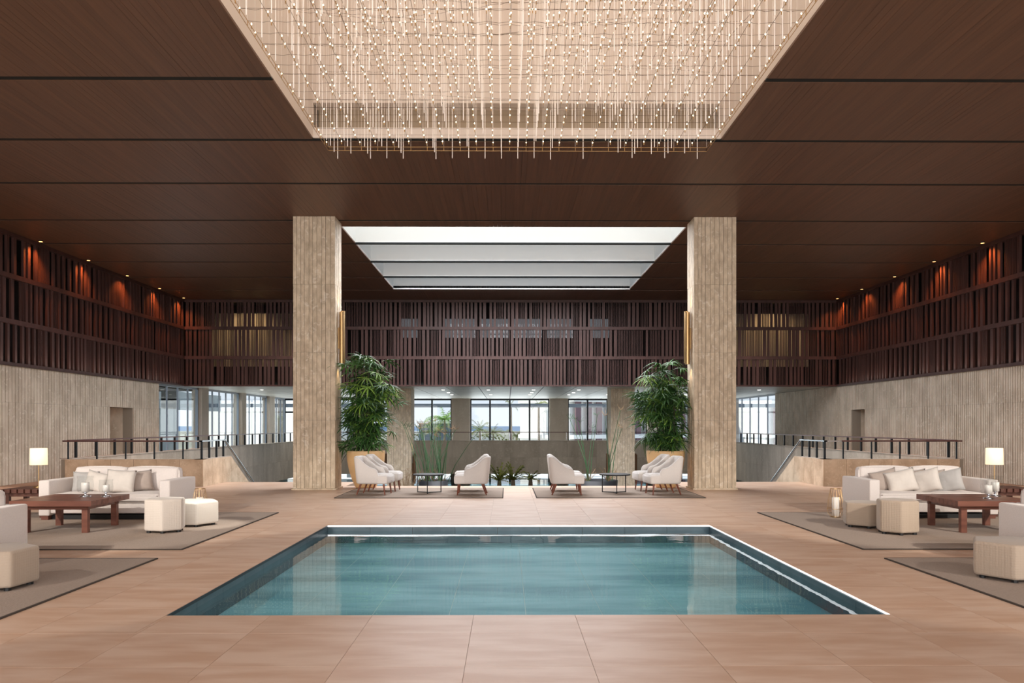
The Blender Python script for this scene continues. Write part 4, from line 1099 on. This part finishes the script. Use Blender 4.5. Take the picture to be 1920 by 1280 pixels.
for i in range(46):
    a = r.uniform(0, 2*PI); sp_r = r.uniform(.1, .75); h_ = r.uniform(1.2, 1.95); mb = MB(); q = Vector((0, 0, 0))
    for k in range(1, 6):
        u = k/5; nq = Vector((math.cos(a)*sp_r*u**1.6, math.sin(a)*sp_r*u**1.6, h_*u*(1-.12*u))); mb.tube(q, nq, .006, 3, cap=False); q0 = q; q = nq
    for k in range(8):
        c_ = q0.lerp(q, k/8); mb.tube(c_, c_+Vector((r.uniform(-.07, .07), r.uniform(-.07, .07), r.uniform(.0, .07))), .003, 3, cap=False)
    link('stalk', mb, 'dry_grass', dg_)

# ------------------------------------------------------------------ OUTSIDE
struct('ground_terrace', MB().box(-40, 46.3, -1.9, 40, 66, -1.62), 'terrace')
struct('ground', MB().box(-400, 66, -3.2, 400, 620, -3.0), 'out_ground')
struct('sea', MB().box(-3000, 615, -8, 3000, 5800, -6), 'sea')
struct('ground_side', MB().box(-60, -6, -2.5, -13.3, 46.3, -2.2), 'backdrop_grey')
bm_ = thing('canopy_beam', 'grey-blue canopy beam outside along the top of the rear windows', 'beam', (0, 48, 2.57))
link('beam', MB().box(-30, -.15, 0, 30, .15, .22), 'out_grey', bm_); 
for x in (2.75, -9.5, 9.0): link('post', MB().box(x-.22, -.2, -4.3, x+.22, .2, 0), 'out_grey', bm_)
def palm(x, y, zc, zg, label, seed, ln, n_=22, m_='foliage', lean=0):
    p = thing('palm_tree', label, 'tree', (x, y, zg)); r = random.Random(seed); h = zc-zg
    link('trunk', MB().tube((0, 0, 0), (lean, 0, h), .13, 7, .08), 'trunk', p)
    for i in range(n_):
        a = 2*PI*i/n_+r.uniform(-.2, .2); el = r.uniform(-.1, 1.2); mb = MB(); prev = Vector((lean, 0, h)); d = Vector((math.cos(a)*math.cos(el), math.sin(a)*math.cos(el), math.sin(el)))
        for k in range(1, 10):
            nq = prev+d*ln/9; sd_ = d.cross(Vector((0, 0, 1))).normalized()
            for sg in (-1, 1): mb.add([prev, prev.lerp(nq, .45), nq+sd_*sg*ln*.24*(1-k/13)+d*.1*ln-Vector((0, 0, .10*ln))], [(0, 1, 2)])
            mb.tube(prev, nq, .015, 3, cap=False); prev = nq; d = (d-Vector((0, 0, .13))).normalized()
        link('frond', mb, m_, p)
palm(-5.6, 70, 2.0, -3.0, 'green palm with raised fronds outside the rear window left of centre', 1, 1.9, 24, 'frond_light')
palm(.15, 62, 3.1, -1.7, 'thin tall palm outside with a few drooping fronds at the centre mullion', 2, 1.0, 6)
palm(2.3, 62, 3.15, -1.7, 'thin tall palm outside with drooping fronds, right of the centre mullion', 3, 1.1, 6)
for i, (px, Y, zc, lb) in enumerate(((900, 80, 1.0, 'left end of the centre window'), (925, 90, .6, 'next to the left pane mullion of the centre window'), (1000, 84, .55, 'right of the centre mullion'), (968, 95, .2, 'just left of the centre mullion'), (815, 80, .9, 'in the left rear window'), (1015, 100, .0, 'before the white house'), (1100, 85, -.4, 'below the louvred building'), (1385, 80, .3, 'far right through the glass'), (1430, 78, .2, 'far right corner window'), (540, 82, .2, 'far left corner window'), (655, 80, 1.2, 'behind the left palm pot'))):
    palm((px-950)/1500*Y-.18, Y, zc, -3.0, 'bushy yellow-green palm outside, '+lb, 10+i, 1.5, 22)
def hedge(x0, x1, y, z0, z1, label, seed):
    r = random.Random(seed); t = MB()
    for i in range(900):
        c = Vector((r.uniform(x0, x1), y+r.uniform(-1, 1), z0+(z1-z0)*r.random()**.6)); a = r.uniform(0, PI); s_ = r.uniform(.15, .35)
        t.add([c, c+Vector((math.cos(a)*s_, .1, s_*.6)), c+Vector((math.cos(a+1)*s_, -.1, s_)), c+Vector((0, .1, s_*.8))], [(0, 1, 2), (0, 2, 3)])
    o = link('hedge', t, 'foliage'); o['label'] = label; o['category'] = 'hedge'; o['kind'] = 'stuff'
hedge(-9, 9, 67, -1.9, -.7, 'green planting along the terrace edge beyond the lower windows', 1)
hedge(-26, 20, 110, -3, .1, 'yellow-green planting in front of the sea horizon', 2)
def house(x0, x1, y, z0, z1, label, wn, m_='out_white'):
    t = thing('white_house', label, 'building', ((x0+x1)/2, y, z0)); a = (x1-x0)/2; h = z1-z0
    link('wall', MB().box(-a, 0, 0, a, 6, h), m_, t); link('roof', MB().box(-a-.2, -.3, h, a+.2, 6.2, h+.25), 'out_white', t)
    for i in range(wn):
        x = -a+(i+.5)*2*a/wn; link('window', MB().box(x-a/wn*.5, -.03, h*.3, x+a/wn*.5, .02, h*.7), 'out_grey', t)
house(3.3, 9.0, 112, -3, 1.45, 'low white flat-roofed house beyond the right part of the centre window', 3)
house(-14.5, -2.0, 118, -3, .3, 'long low white building beyond the left rear window', 6)
house(-9.6, -6.4, 86, -3, 1.7, 'dark blue-grey block with flat roof beyond the left rear window', 2, 'out_grey')
lb = thing('louvred_building', 'white building with dark purple-brown vertical louvres beyond the right rear window', 'building', (4.6, 60, -1.62), R(38))
for f_, (z0, z1) in enumerate(((0, 2.1), (2.4, 4.9))):
    link('wall', MB().box(0, 0.1, z0, 16, 6, z1), 'out_white', lb); link('slab', MB().box(-.2, -.6, z1, 16.2, 6, z1+.3), 'out_white', lb)
    for i in range(14): link('louvre', MB().box(.3+i*1.1, -.3, z0, .85+i*1.1, -.2, z1), 'out_louver', lb)
lb2 = dup(lb, (-13.5, 72, -1.62), R(140), 'white building with dark louvres beyond the left corner windows')
lb3 = dup(lb, (21.5, 66, -1.62), R(20), 'white building with dark louvres beyond the right corner windows')
ow = thing('outer_wing', 'grey concrete wing seen through the left side glazing', 'building', (-19, 36, -2.2))
link('wall', MB().box(-.3, -8, 0, .3, -1.5, 5.6).box(-.3, 2.0, 0, .3, 3.6, 5.6).box(-.3, 7, 0, .3, 9, 5.6).box(-.3, -8, 4.6, .3, 16, 5.6), 'backdrop_grey', ow)
link('white_wall', MB().box(-4, -8, 0, -3.7, 18, 3.6), 'out_white', ow)
